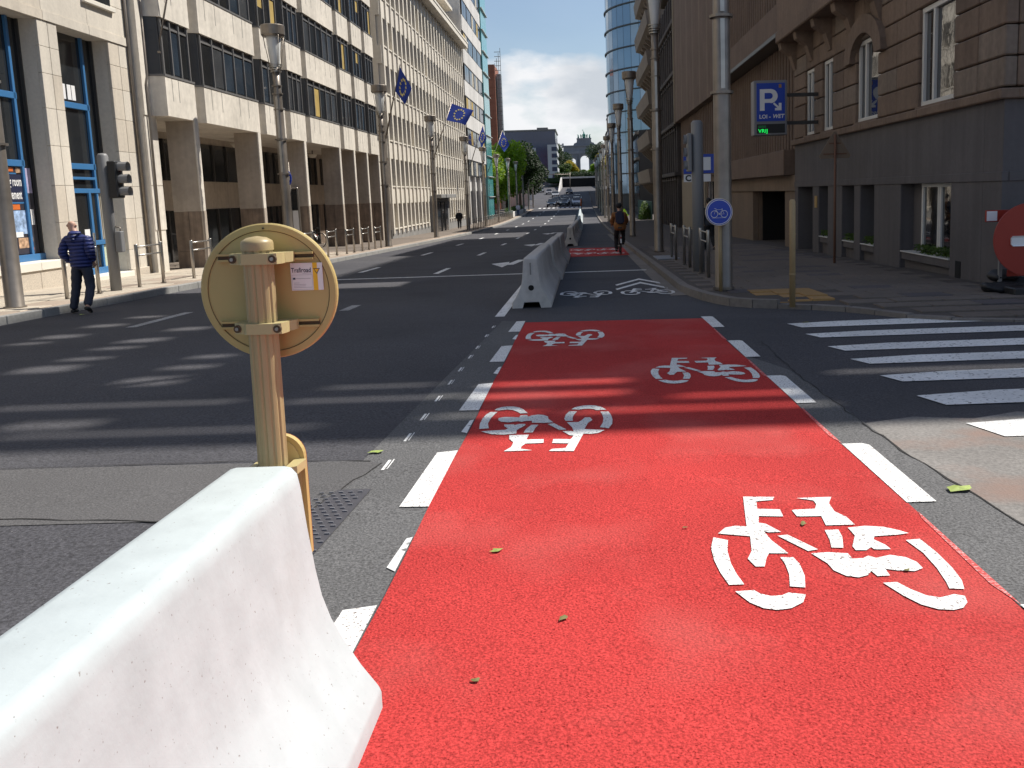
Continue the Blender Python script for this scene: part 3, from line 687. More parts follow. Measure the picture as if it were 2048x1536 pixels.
# second banded block beyond
b4 = thing('banded_building', 'pale panelled block with dark ribbon windows beside the teal glass front', 'building', (-16, 104, -1.5))
box(b4, 'core', STONE4, -28, -12.3, 95.7, 113.6, -2, 26)
box(b4, 'gable', STONE4, -24, -12.0, 95.62, 95.8, 15, 25.8)
for k in range(7):
    z0 = 3.75 + k * 3.3
    for (ya, yb) in ((96.6, 104.6), (104.9, 112.9)):
        wn = box(b4, 'window_band', FRAMED, -12.3, -11.95, ya, yb, z0, z0 + 1.75)
        for i in range(5):
            y = ya + .2 + i * (yb - ya - .4) / 5; r = rb.random()
            box(wn, 'pane', GLASS if r > .25 else (BLINDP if r > .08 else (BLINDR if k == 6 else BLINDY)), -11.96, -11.93, y + .08, y + (yb - ya - .4) / 5 - .08, z0 + .12, z0 + 1.6)
        for yy in (ya, (ya + yb) / 2, yb): box(wn, 'mullion', FRAMEG, -11.95, -11.9, yy - .06, yy + .06, z0, z0 + 1.75)
    for (ya, yb) in ((95.8, 104.75), (104.76, 113.6)):
        box(b4, 'spandrel_panel', STONE4, -12.3, -11.9, ya + .01, yb - .01, z0 + 1.76, z0 + 3.29)
for y in (95.9, 101, 106, 111): box(b4, 'column', STONE4, -12.3, -11.9, y, y + .5, -2, 3.7)
box(b4, 'recess', GLASS2, -12.4, -12.28, 96.4, 113, -1.9, 2.2)
# teal glass front
t5 = thing('teal_glass_building', 'tall teal glass facade with slim horizontal blades', 'building', (-16, 118, -1.5))
box(t5, 'core', M('teal_core', (.06, .18, .19), .4, ba=.05), -30, -11.92, 113.8, 120.2, -2, 30)
for k in range(12):
    z = -1.0 + k * 2.55
    for j in range(3): box(t5, 'glass_panel', TEAL, -11.92, -11.8, 113.85 + j * 2.12, 113.85 + (j + 1) * 2.12 - .04, z, z + 2.45)
    if k < 11: box(t5, 'blade', FRAMEW, -11.8, -11.6, 113.8, 120.2, z + 2.45, z + 2.52)
# brick slab tower with open steel screen
t6 = thing('brick_tower', 'red brick slab tower with an open steel lattice screen behind the trees', 'tower', (-17, 172, -1))
box(t6, 'core', BRICKR, -24, -16.25, 170, 178, -1, 25.4)
for k in range(19):
    z = -1 + k * 1.4
    for j in range(4): box(t6, 'brick_panel', BRICKR, -18.4 + j * .54, -18.4 + j * .54 + .52, 169.9, 170.02, z, z + 1.34)
box(t6, 'side_panel', M('silver_panel', (.45, .46, .47), .4, .4, ba=.05), -19.2, -18.45, 169.95, 176, 22, 28)
q = MB()
for k in range(36):
    z = -1 + k * .82; q.box(-16.2, -15.1, 170, 170.08, z, z + .09)
q.obj('lattice_bar', STEELD, t6)['kind'] = 'stuff'
for x in (-16.15, -15.8, -15.45, -15.1): box(t6, 'lattice_post', STEELD, x - .04, x + .04, 170.05, 170.2, -1, 25.6 + (x + 16.2) * 2.6)
box(t6, 'lattice_back', M('lattice_grey', (.30, .33, .36), .5, ba=.1), -16.1, -15.3, 171.5, 174, -1, 24)

for _c in list(t6.children): _c.location.x += .75
# ------------------------------------------------------------------ right buildings
FX1 = 7.0
c1 = thing('corner_building', 'brown ashlar corner building on a grey rendered base at the side street', 'building', (12, 22, -.2))
box(c1, 'core', R1U, 7.62, 30, 15.6, 29.7, 2.9, 16.5)
box(c1, 'core', R1B, 8.2, 30, 15.6, 29.7, -.8, 2.9)
YW = [(17.05, 18.85), (21.4, 23.1), (25.2, 26.3), (27.2, 28.3)]
zcs = [3.12, 3.62, 4.12, 4.62, 5.10, 5.62, 6.12, 6.62, 7.15, 7.7]
def blocks(y0, y1, z0, z1, seed):
    rnd = random.Random(seed); n = max(1, round((y1 - y0) / 1.35)); e = [y0 + (y1 - y0) * k / n for k in range(n + 1)]
    for a, c in zip(e, e[1:]): box(c1, 'ashlar_block', rnd.choice((R1U, R1U, R1U2, R1U3)), FX1 - .02, FX1 + .2, a + .003, c - .003, z0 + .012, z1 - .012, .022)
for r, (z0, z1) in enumerate(zip(zcs, zcs[1:])):
    if z1 <= 5.11:
        segs = [(15.0, 17.05), (18.85, 21.4), (23.1, 25.2), (26.3, 27.2), (28.3, 29.7)]
    else: segs = [(15.0, 18.0), (18.0, 21.2), (21.2, 25), (25, 29.7)]
    for k, s in enumerate(segs): blocks(*s, z0, z1, r * 9 + k)
    for k in range(6): box(c1, 'ashlar_block', R1U, 7.2 + k * 1.4 + .003, 7.2 + (k + 1) * 1.4 - .003, 15.0 - .02, 15.2, z0 + .012, z1 - .012, .022)
box(c1, 'backing', R1U, FX1 + .19, 7.63, 15.2, 29.7, 5.1, 16.5); box(c1, 'backing', R1U, 7.6, 30, 15.19, 15.7, 3.1, 16.5)
for a, c in ((15.2, 17.05), (18.85, 21.4), (23.1, 25.2), (26.3, 27.2), (28.3, 29.7)): box(c1, 'backing', R1U, FX1 + .19, 7.63, a, c, 3.1, 5.1)
for y0, y1 in YW:
    big = y1 - y0 > 1.5
    wn = box(c1, 'window', GLASSM, 7.13, 7.17, y0, y1, 3.16, 5.1)
    for y in (y0, (y0 + y1) / 2 + (.25 if big else 0), y1 - .09): box(wn, 'frame', FRAMEW, 7.06, 7.13, y, y + .09, 3.16, 5.1, .006)
    box(wn, 'sill_rail', FRAMEW, 7.055, 7.125, y0, y1, 3.14, 3.24, .006); box(wn, 'head_rail', FRAMEW, 7.055, 7.125, y0, y1, 5.0, 5.1, .006)
    box(wn, 'sill', R1U, FX1 - .06, 7.3, y0 - .04, y1 + .04, 3.05, 3.14, .01)
    if big and y0 > 20:
        q = MB(); cy = (y0 + y1) / 2; n = 12; r0, r1 = .95, 1.45
        for k in range(n):
            t0, t1 = math.pi * k / n, math.pi * (k + 1) / n
            q.prism([(cy + r0 * math.cos(t0), 4.62 + .62 * r0 * math.sin(t0)), (cy + r1 * math.cos(t0), 4.62 + .7 * r1 * math.sin(t0)), (cy + r1 * math.cos(t1), 4.62 + .7 * r1 * math.sin(t1)), (cy + r0 * math.cos(t1), 4.62 + .62 * r0 * math.sin(t1))], FX1 - .16, FX1 + .05, 'x')
        q.obj('arch_moulding', R1U, c1)
# string course, base with openings
for k in range(8):
    a = 14.9 + k * 1.86; box(c1, 'string_course', R1U, FX1 - .12, FX1 + .3, a, a + 1.855, 2.92, 3.09, .02)
for k in range(8): box(c1, 'string_course', R1U, 7.19 + k * 1.5, 7.19 + (k + 1) * 1.5 - .005, 14.88, 15.2, 2.92, 3.09, .02)
box(c1, 'base_lintel', R1B, FX1, 8.2, 15.72, 29.7, 1.66, 2.92)
box(c1, 'base_side', R1B, 7.0, 30, 15.0, 15.71, -.8, 2.915)
box(c1, 'base_band', R1B, FX1 - .02, FX1 + .1, 14.98, 29.7, 1.58, 1.74, .008); box(c1, 'base_band', R1B, FX1 + .11, 30, 14.975, 15.1, 1.58, 1.74, .008)
OP = [(17.08, 19.8), (21.6, 22.7), (23.2, 24.3), (25.7, 26.7), (27.4, 29.3)]
yy = 15.72
for a, c in OP:
    box(c1, 'base_pier', R1B, FX1, 7.8, yy, a, -.8, 1.66, .012); yy = c
box(c1, 'base_pier', R1B, FX1, 7.8, yy, 29.7, -.8, 1.66, .012)
for i, (a, c) in enumerate(OP[:4]):
    box(c1, 'low_wall', R1B, FX1 + .12, 7.8, a, c, -.8, .05)
    wn = box(c1, 'window', GLASS, 7.78, 7.82, a, c, .05, 1.66)
    if i == 0:
        for y in (17.1, 17.95, 18.05, 18.9): box(wn, 'frame', FRAMEW, 7.16, 7.23, y, y + .08, .05, 1.55, .006)
        box(wn, 'pane', GLASSM, 7.20, 7.22, 17.1, 18.95, .08, 1.5); box(wn, 'frame', FRAMEW, 7.155, 7.235, 17.1, 18.98, 1.5, 1.58, .006)
        box(wn, 'reveal', R1B, 7.3, 7.78, 18.98, 19.8, .05, 1.66)
    else:
        box(wn, 'frame', FRAMEG, 7.7, 7.78, a, a + .08, .05, 1.66); box(wn, 'frame', FRAMEG, 7.7, 7.78, (a + c) / 2, (a + c) / 2 + .08, .05, 1.66)
dr = box(c1, 'door', BLACK, 7.5, 7.55, 27.4, 29.3, -.6, 1.66); box(dr, 'door_leaf', FRAMED, 7.44, 7.5, 27.5, 28.6, -.6, 1.6, .01)
box(c1, 'vent', DARK, FX1 - .012, FX1 + .02, 16.55, 16.78, -.2, .12)
box(c1, 'brass_plate', M('brass', (.45, .30, .10), .4, .8, ba=.1), FX1 - .02, FX1, 26.86, 27.1, .95, 1.3)
# balcony on corbels
bal = box(c1, 'balcony', R1U, 6.35, 7.1, 21.0, 29.65, 6.15, 6.5, .03)
for k in range(5):
    y = 21.2 + k * 2.05; q = MB(); q.prism([(7.1, 5.3), (7.1, 6.15), (6.45, 6.15), (6.5, 5.95), (6.8, 5.75), (6.95, 5.3)], y, y + .35, 'y'); q.obj('corbel', R1U, bal)
box(bal, 'parapet', R1U, 6.4, 6.6, 21.05, 29.6, 6.5, 7.5, .02)
for k in range(2):
    for j in range(4): 
        y0 = 16.6 + j * 3.4; z0 = 8 + k * 3.8; wn = box(c1, 'window', GLASS, FX1 + .1, FX1 + .185, y0, y0 + 1.6, z0, z0 + 2.3); box(wn, 'frame', FRAMEW, FX1 + .05, FX1 + .1, y0 + .75, y0 + .85, z0, z0 + 2.3)
# cornice, then an unseen roof added above it, pierced to throw sun patches
box(c1, 'cornice', R1U, FX1 - .1, 30, 14.9, 29.7, 16.5, 16.8, .03)
HO = [(-7.66, 13.06, .55, .42), (-7.74, 12.38, .45, .22), (-7.68, 14.33, .5, .40), (-6.12, 12.35, .55, .42), (-6.14, 11.63, .5, .22), (-7.56, 15.5, .5, .3), (-6.14, 10.04, .6, .45), (-6.08, 10.75, .5, .22), (-6.0, 13.54, .5, .4), (-4.45, 9.86, .5, .22), (-4.5, 9.04, .6, .45), (-4.5, 10.62, .45, .22), (-4.42, 7.11, .7, .26), (-4.3, 7.85, 2.2, .11), (-1.9, 7.75, 1.6, .11), (-.35, 8.2, 1.3, .15), (-.4, 7.65, 1.3, .17), (1.2, 7.42, 1.0, .10), (-6.6, 8.3, 1.8, .11), (-2.0, 8.35, 1.0, .10), (3.3, 8.3, 2.0, .12), (.3, 6.95, 3.2, .10), (-3.4, 6.75, 2.4, .09)]  # sun patches wanted on the ground, cut as holes in the added roof
xs_ = set([6.6, 30.0]); ys2 = set([15.42, 29.7]); hs = []
for gx, gy, wx, wy in HO:
    h = (gx - wx / 2 + 16.3, gx + wx / 2 + 16.3, gy - wy / 2 + 9.2, gy + wy / 2 + 9.2); h = (max(6.6, h[0]), h[1], max(15.42, h[2]), h[3]); hs.append(h); xs_ |= {h[0], h[1]}; ys2 |= {h[2], h[3]}
xs_ = sorted(xs_); ys2 = sorted(ys2); q = MB(); nx_ = len(xs_)
fs = []
for j in range(len(ys2) - 1):
    for i in range(nx_ - 1):
        cx, cy = (xs_[i] + xs_[i + 1]) / 2, (ys2[j] + ys2[j + 1]) / 2
        if not any(h[0] < cx < h[1] and h[2] < cy < h[3] for h in hs): fs.append((j * nx_ + i, j * nx_ + i + 1, (j + 1) * nx_ + i + 1, (j + 1) * nx_ + i))
q.add([(x, y, 24.8) for y in ys2 for x in xs_], fs); q.obj('added_dapple_roof', FRAMEG, c1, fix=False)
for y in (15.6, 20.2, 24.8, 29.4):
    for x in (7.2, 15, 29.5): box(c1, 'added_roof_post', FRAMEG, x - .06, x + .06, y - .06, y + .06, 16.8, 24.8)

# brown ribbed concrete car-park building
c2 = thing('car_park_building', 'brown ribbed concrete building with a dark garage entrance', 'building', (12, 37, -.6))
box(c2, 'core', R2M, 7.3, 30, 37.8, 44, -1, 21); box(c2, 'core', R2M, 7.3, 30, 29.75, 37.8, 2.0, 21)
box(c2, 'smooth_band', R2M, 6.75, 7.3, 30.3, 43.8, 1.98, 2.82, .02)
box(c2, 'lintel', R2L, 7.05, 7.3, 29.75, 43.9, 1.45, 1.98, .01)
box(c2, 'ledge', FRAMED, 6.45, 7.2, 29.8, 43.9, 6.42, 6.58, .02); box(c2, 'ledge_fascia', R2M, 6.5, 7.1, 29.8, 43.9, 6.585, 7.5, .02)
for i in range(31):
    y = 30.1 + i * .45
    box(c2, 'rib', R2M, 7.08, 7.3, y, y + .2, 2.82, 6.42, .03); box(c2, 'rib', R2M, 7.0, 7.3, y, y + .2, 7.5, 21, .03)
for y0, y1 in ((29.75, 31.7), (37.7, 43.9)): box(c2, 'pier', R2L, 7.12, 7.35, y0, y1, -1, 1.45, .01)
box(c2, 'garage_side_wall', R2L, 7.36, 7.5, 37.6, 37.8, -1, 2.0); box(c2, 'garage_side_shade', DARK, 7.5, 14, 37.5, 37.8, -1, 2.0); box(c2, 'garage_ceiling', DARK, 7.4, 14, 31.6, 37.6, 1.9, 1.99); box(c2, 'garage_side_wall', R2L, 7.35, 14, 29.75, 31.6, -1, 2.0); box(c2, 'garage_back', DARK, 14, 14.2, 31, 38, -1.2, 2); box(c2, 'garage_floor', JOINTR, 7.3, 14, 31.5, 37.7, -1.2, -.62)  # inner side, ceiling and back coloured near black for the shade inside
text(c2, 'lintel_lettering', 'Citroen', .26, FRAMED, (7.045, 37.2, 1.60), (0, -1, 0), (0, 0, 1), .002, .004) if False else None
# brown board-marked block
c3 = thing('board_marked_building', 'tall brown board-marked concrete block overhanging a cream ground floor', 'building', (12, 54, -1))
box(c3, 'core', R2M, 7.2, 30, 44.05, 63.9, -1.3, 21.5)
for i in range(33): box(c3, 'board_strip', R2L if i % 5 == 0 else R2M, 6.62, 7.2, 44.1 + i * .6, 44.1 + i * .6 + .585, 6.25, 21.5, .012)
for i in range(28): box(c3, 'rib', R2M, 7.0, 7.2, 44.3 + i * .7, 44.3 + i * .7 + .3, 2.3, 6.25, .02)
box(c3, 'edge_strip', CREAM, 6.55, 6.64, 63.6, 63.92, 6.2, 21.5)
box(c3, 'ground_wall', CREAM, 7.05, 7.2, 52, 63.9, -1.2, 2.3)
for y in (46, 48.6): 
    wn = box(c3, 'window', GLASS2, 7.02, 7.19, y, y + 1.7, -.9, 2.0); box(wn, 'frame', FRAMEG, 6.98, 7.02, y + .8, y + .9, -.9, 2.0)
# dark ornate house
c4 = thing('ornate_house', 'narrow dark stone house with carved pilasters and hood mouldings', 'house', (12, 71, -1.2))
box(c4, 'core', R4M, 7.1, 30, 64, 78, -1.4, 16)
for i in range(9):
    y = 64.3 + i * 1.6; box(c4, 'pilaster', R4M, 6.78, 7.1, y, y + .35, -1.4, 15.5, .03)
for k in range(4):
    z = 2.6 + k * 3.5; box(c4, 'cornice', R4M, 6.55, 7.1, 64, 78, z, z + .28, .03)
    for i in range(8):
        y = 64.3 + i * 1.6 + .5; wn = box(c4, 'window', GLASS2, 7.02, 7.14, y, y + .95, z - 2.3, z - .35)
        q = MB(); q.prism([(y - .15, z - .3), (y + .48, z + .0), (y + 1.1, z - .3)], 6.7, 7.1, 'x'); q.obj('hood_moulding', R4M, wn)
# block with angular projecting floors
c5 = thing('stepped_floor_building', 'tan office block with angular projecting floor bands and deep dark recesses', 'building', (12, 86, -1.4))
box(c5, 'core', R4M, 8.4, 30, 78, 94, -1.6, 24)
for k in range(7):
    z = 2.0 + k * 3.3
    q = MB(); q.prism([(5.9, z + .35), (5.75, z + 1.5), (8.4, z + 1.5), (8.4, z + .1), (7.2, z)], 78.1, 93.9, 'y'); q.obj('floor_band', R5M, c5)
    for i in range(7):
        y = 78.6 + i * 2.3; q = MB(); q.prism([(7.3, z - .3), (6.2, z + .32), (6.25, z + .05), (7.3, z - .9)], y, y + .3, 'y'); q.obj('bracket', R5M, c5)
        wn = box(c5, 'window', GLASS2, 8.32, 8.42, y + .4, y + 2.1, z + 1.6, z + 3.1)
box(c5, 'ground_wall', R5M, 7.0, 8.4, 78.2, 88, -1.6, 1.7)
# blue glass tower, cylinder
c6 = thing('glass_tower', 'curved blue glass tower ringed by thin dark floor lines', 'tower', (16.8, 152, -1))
CX, CY, CR = 17.0, 152, 12.4
q = MB(); n = 72
q.lathe([(CR - .05, -1.5), (CR - .05, 37.5), (.1, 37.6)], (CX, CY, 0), n, False); q.obj('core', FRAMED, c6)
fh = 3.25
pm = MB()
a0, a1 = 2 * math.pi / 48 * .02, 2 * math.pi / 48 * .98
pm.add([(CR * math.cos(a0), CR * math.sin(a0), .12), (CR * math.cos(a1), CR * math.sin(a1), .12), (CR * math.cos(a1), CR * math.sin(a1), fh - .05), (CR * math.cos(a0), CR * math.sin(a0), fh - .05)], [(0, 1, 2, 3)])
pme = pm.mesh('glass_panel', BLUEG, fix=False)
for k in range(11):
    for j in range(17, 34):
        inst(c6, 'glass_panel', pme, (CX, CY, 1.2 + k * fh), (0, 0, 2 * math.pi * j / 48))
for k in range(12):
    q = MB(); q.lathe([(CR, -.09), (CR + .22, -.09), (CR + .22, .09), (CR, .09)], (CX, CY, 1.2 + k * fh), n, False); q.obj('floor_ring', FRAMED, c6)
for k, (yb, hh, mt) in enumerate(((172, 17, R4M), (190, 20, R5M), (208, 16, R4M), (228, 21, R1U), (250, 18, R4M))):
    lab = ['dark stone terrace house just beyond the glass tower', 'tan terrace building second beyond the glass tower', 'low dark terrace house third beyond the glass tower', 'tallest brown terrace building near the far end of the right row', 'dark end house closing the right hand row'][k]
    t = thing('terrace_house', lab, 'house', (12, yb + 8, zr(yb)), None, 'terrace houses far along the right side')
    y1 = yb + [17.5, 17.5, 19.5, 21.5, 16][k]; z0 = zr(yb) - 1
    box(t, 'wall', mt, 7.2, 26, yb, y1, z0, hh)
    for f in range(5):
        z = z0 + 2.2 + f * 3.3
        if z + 2 > hh: continue
        box(t, 'cornice', mt, 6.8, 7.2, yb, y1, z - .5, z - .2)
        for i in range(int((y1 - yb) / 2.6)): box(t, 'window', GLASS, 7.12, 7.24, yb + .8 + i * 2.6, yb + 2.1 + i * 2.6, z, z + 1.9)
    q = MB(); q.prism([(7.0, hh), (9.5, hh + 2.5), (26, hh + 2.5), (26, hh)], yb, y1, 'y'); q.obj('roof', FRAMED, t)
# low glazed pavilion between the gaps
pv = thing('pavilion', 'low dark glazed frontage between the tan block and the glass tower', 'building', (9, 128, -1.5))
box(pv, 'core', FRAMED, 7.6, 20, 119, 139, -2, 9.5)
for k in range(3):
    for i in range(8): box(pv, 'pane', GLASS, 7.5, 7.6, 119.2 + i * 2.47, 121.4 + i * 2.47, -.5 + k * 3.3, 2.3 + k * 3.3)
    box(pv, 'floor_edge', STEELD, 7.1, 7.6, 119, 139, 2.4 + k * 3.3, 2.7 + k * 3.3)
fg = thing('garden_fence', 'dark green garden fence in the gap beside the pavement', 'fence', (7.2, 105, -1.5))
for i in range(12): box(fg, 'fence_panel', M('fence_green', (.02, .06, .05), .7, ba=.1) if i == 0 else MATS['fence_green'], 7.2, 7.26, 94.2 + i * 2, 96.1 + i * 2, -1.6, .5)

# ------------------------------------------------------------------ far end of the street
fgb = thing('far_glass_block', 'dark blue glass office block with white stone corners at the far end', 'building', (-18, 336, 4))
dkg = M('dark_blue_glass', (.025, .045, .105), .08, ba=.25, big=.12, spec=.6); wst = M('white_cladding', (.42, .43, .45), .7, ba=.06)
box(fgb, 'core', dkg, -27.5, -9.2, 330.2, 360, 2, 24.3)
for k in range(7):
    for j in range(14):
        x = -27.3 + j * 1.29; z = 3.5 + k * 2.95
        if not ((z < 16.5 and (-19.2 < x < -16.5 or x > -12.2))): box(fgb, 'glass_panel', dkg, x, x + 1.24, 330.05, 330.2, z, z + 2.85)
box(fgb, 'white_corner', wst, -12.2, -8.9, 329.9, 331, 3, 19.3); box(fgb, 'white_panel', wst, -19.2, -16.4, 329.9, 330.3, 3, 18.3)
for k in range(6): box(fgb, 'corner_window', dkg, -10.7, -8.8, 329.85, 331.2, 5.0 + k * 2.4, 6.5 + k * 2.4); box(fgb, 'side_band', wst, -9.25, -8.8, 331.3, 356, 4.0 + k * 2.9, 5.4 + k * 2.9)
box(fgb, 'roof_edge', FRAMEG, -27.8, -8.9, 329.8, 360, 24.3, 24.8); box(fgb, 'roof_plant', FRAMEG, -16, -12, 335, 345, 24.8, 25.8)
# triumphal arch
ar = thing('triumphal_arch', 'grey stone triumphal arch topped by a green bronze chariot group', 'monument', (3.2, 900, 20))
AS = M('arch_stone', (.17, .185, .215), .85, ns=.5, na=.1, big=.1, ba=.1); BZ = M('verdigris', (.07, .25, .20), .7, ba=.2, big=.5)
def pier(x0, x1): box(ar, 'pier', AS, x0, x1, 895, 910, 15, 40)
ac = [-8.6, 3.2, 15.0]
for x0, x1 in ((-18, -11.6), (-5.6, -1), (7.4, 12), (18, 25)): pier(x0, x1)
for cx, hw, zs in ((ac[0], 3.0, 33), (ac[1], 4.2, 34.2), (ac[2], 3.0, 33)):
    q = MB(); n = 14; pts = [(cx - hw - .05, 40.0), (cx - hw - .05, zs)] + [(cx - hw * math.cos(math.pi * k / n), zs + hw * math.sin(math.pi * k / n)) for k in range(n + 1)] + [(cx + hw + .05, zs), (cx + hw + .05, 40.0)]
    q.prism(pts, 895.2, 909.8, 'y'); q.obj('arch_head', AS, ar)
box(ar, 'entablature', AS, -18.5, 25.5, 894, 911, 40, 42.5); box(ar, 'attic', AS, -17.5, 24.5, 895.5, 909.5, 42.5, 47.8)
box(ar, 'attic_cornice', AS, -18.6, 25.6, 894, 911, 47.2, 48.2)
q = MB(); q.prism([(-7.8, 47.8), (-6.5, 50.2), (-4.2, 51), (-3.6, 54.2), (9.8, 54.2), (10.4, 51), (12.7, 50.2), (14, 47.8)], 896, 909, 'y'); q.obj('central_attic', AS, ar)
box(ar, 'attic_ledge', AS, -4.2, 10.4, 895.4, 909.6, 54.2, 55.0)
for x in (-17.8, 24): box(ar, 'corner_block', AS, x - .8, x + .8, 896, 899, 48.2, 50.4)
for x in (-5, -1.6, 8, 11.4): box(ar, 'column', AS, x - .6, x + .6, 893.6, 895.2, 17, 40)
qd = MB()
for k in range(4):
    x = 3.2 + (k - 1.5) * 1.9; h = 59.0 - abs(k - 1.5) * .4
    qd.tube([(x, 899, 56.8), (x, 897.2, 57.6), (x + (k - 1.5) * .25, 896, h), (x + (k - 1.5) * .3, 895.3, h - .3)], [.75, .7, .4, .3], 8)
    for sx in (-.3, .3): qd.tube([(x + sx, 897.2, 57), (x + sx * 1.6, 896.3, 55.0)], .2, 6); qd.tube([(x + sx, 899.2, 57), (x + sx, 899.4, 55.0)], .22, 6)
qd.obj('chariot_horses', BZ, ar)
qd = MB(); qd.tube([(3.2, 901, 55), (3.2, 901, 58.2), (3.2, 901, 60.5), (3.2, 901, 61.6)], [1.1, .8, .55, .3], 8); qd.tube([(3.2, 901, 60.3), (2.4, 900.6, 62.2), (2.2, 900.4, 63.4)], [.25, .18, .5], 6); qd.obj('standing_figure', BZ, ar)
for s in (-1, 1):
    qd = MB(); x = 3.2 + s * 5.6; qd.tube([(x, 899, 55), (x, 899, 57.2), (x, 899, 58.6)], [.9, .6, .35], 8); qd.tube([(x, 899, 57.4), (x + s * 1.0, 898.6, 58.8)], [.3, .15], 6); qd.obj('side_figure', BZ, ar)
# tunnel portal and ramp walls
tn = thing('tunnel_portal', 'dark road tunnel mouth under a pale parapet at the end of the dip', 'tunnel', (-1, 300, 3.7))
box(tn, 'mouth', DARK, -6.5, 4.7, 300.6, 301.2, 3.2, 6.5); box(tn, 'parapet', BARG, -7.0, 5.6, 300, 301.5, 6.5, 7.05); box(tn, 'deck', LEAFD, -12, 12, 301.5, 346, 5.5, 6.85)
q = MB(); q.prism([(262, 2.2), (300, 6.9), (300, 3.4), (262, 1.8)], -7.1, -6.6, 'x'); q.obj('ramp_wall', BARG, tn)
q = MB(); q.prism([(262, 2.2), (300, 6.9), (300, 3.4), (262, 1.8)], 5.0, 5.4, 'x'); q.obj('ramp_wall', PLINTH, tn)
gn = thing('sign_gantry', 'thin steel gantry bar spanning the far road', 'gantry', (-8, 255, 1.8))
q = MB(); q.tube([(-14.5, 255, 1.5), (-14.5, 255, 7.2), (-3.4, 255, 6.9)], .11, 6); q.obj('gantry_frame', STEELD, gn)
q = MB(); q.tube([(-3.4, 255, 1.5), (-3.4, 255, 7.4)], .11, 6); q.obj('gantry_post', STEELD, gn)
hedge_todo = 1
# embankment lawn and hedges of the far roundabout
q = MB(); q.add([(-60, 345, 6.9), (60, 345, 6.9), (60, 900, 20.5), (-60, 900, 20.5)], [(0, 1, 2, 3)]); tag(q.obj('lawn', M('lawn', (.06, .10, .025), .9, ns=.8, na=.2, big=.05, ba=.2), None, fix=False), kind='structure')

# ------------------------------------------------------------------ trees
def tree(name, label, base, h, rx, rz, trunk, mat, n, leaf, seed, group, cz=None, sub=6, low=.25):
    rnd = random.Random(seed); x, y, z = base
    t = thing(name, label, 'tree', base, None, group)
    q = MB(); th = h * .55
    q.tube([(x, y, z - .3), (x + .1 * rnd.uniform(-1, 1), y, z + th * .5), (x + .3 * rnd.uniform(-1, 1), y, z + th)], [trunk, trunk * .75, trunk * .4], 7)
    cc = []
    for k in range(sub):
        a = 2 * math.pi * k / sub + rnd.uniform(-.4, .4); rr = rx * rnd.uniform(.35, .72); zz = z + h * rnd.uniform(low + .15, .86)
        e = Vector((x + rr * math.cos(a), y + rr * math.sin(a), zz)); cc.append((e, rnd.uniform(.38, .58)))
        s = Vector((x, y, z + th * rnd.uniform(.45, .95))); q.tube([s, s.lerp(e, .55) + Vector((0, 0, .2)), e], [trunk * .38, trunk * .25, trunk * .1], 5)
    q.obj('trunk', BARK, t)
    cc.append((Vector((x, y, z + h * .80)), .5)); cc.append((Vector((x, y, z + h * .55)), .6))
    c = MB(); vs = []; fs = []
    for i in range(n):
        e, s = cc[rnd.randrange(len(cc))]
        d = Vector((rnd.gauss(0, 1), rnd.gauss(0, 1), rnd.gauss(0, 1))).normalized() * (rnd.random() ** .38)
        p = e + Vector((d.x * rx * s, d.y * rx * s, d.z * rz * s * .95))
        u = Vector((rnd.gauss(0, 1), rnd.gauss(0, 1), rnd.gauss(0, .7))).normalized(); v = u.orthogonal().normalized() * leaf * rnd.uniform(.5, 1.1); u = u * leaf * rnd.uniform(.6, 1.3)
        b0 = len(vs); vs += [p - u, p + v * .6, p + u, p - v * .6]; fs.append((b0, b0 + 1, b0 + 2, b0 + 3))
    c.add(vs, fs); c.obj('crown', mat, t, fix=False)
    return t
G1 = 'trees in the pocket park on the left'
tree('street_tree', 'bright green leafy tree nearest the teal glass front', (-12.9, 131, zr(131)), 9.4, 3.5, 4.2, .22, LEAFG, 8000, .24, 1, G1)
tree('street_tree', 'tallest bright green tree behind the lamp row', (-11.9, 141, zr(141)), 11.4, 3.9, 5.0, .25, LEAFG, 9000, .26, 2, G1)
tree('street_tree', 'dark green tree to the right of the bright green trees', (-10.9, 158, zr(158)), 11.4, 4.0, 5.4, .28, LEAFD, 9000, .30, 3, G1)
tree('street_tree', 'small shaded tree low behind the bright green trees', (-15.6, 138, zr(138)), 6.8, 3.2, 3.2, .2, LEAFM, 3000, .24, 4, G1)
tree('street_tree', 'dark rear tree of the pocket park next to the far glass block', (-11.2, 186, zr(186)), 8.5, 3.6, 4.0, .26, LEAFD, 6000, .3, 5, G1)
G2 = 'trees in front of the arch'
for i, (px, Y, zt, rx, mt, lab) in enumerate(((-12.5, 470, 27, 7.0, LEAFD, 'large dark tree left of the arch opening'), (10.5, 470, 27, 7.0, LEAFD, 'large dark tree right of the arch opening'), (-5.2, 430, 16.4, 3.6, LEAFY, 'bright yellow tree left of the arch opening'), (6.4, 430, 14.6, 3.6, LEAFG, 'pale green tree right of the arch opening'), (9.8, 425, 19.5, 3.8, LEAFY, 'yellow green tree at the right foot of the arch'), (-7.5, 420, 15, 3.2, LEAFM, 'low mid green tree near the far glass block'), (1.0, 440, 12.6, 2.4, LEAFM, 'small green tree under the arch opening'), (-16, 400, 16, 5, LEAFM, 'mid green tree in front of the far glass block'))):
    zb = lerp(Y, [345, 900], [6.9, 20.5]); tree('park_tree', lab, (px, Y, zb), zt - zb, rx, (zt - zb) * .5, .4, mt, 5000, .5, 20 + i, G2)
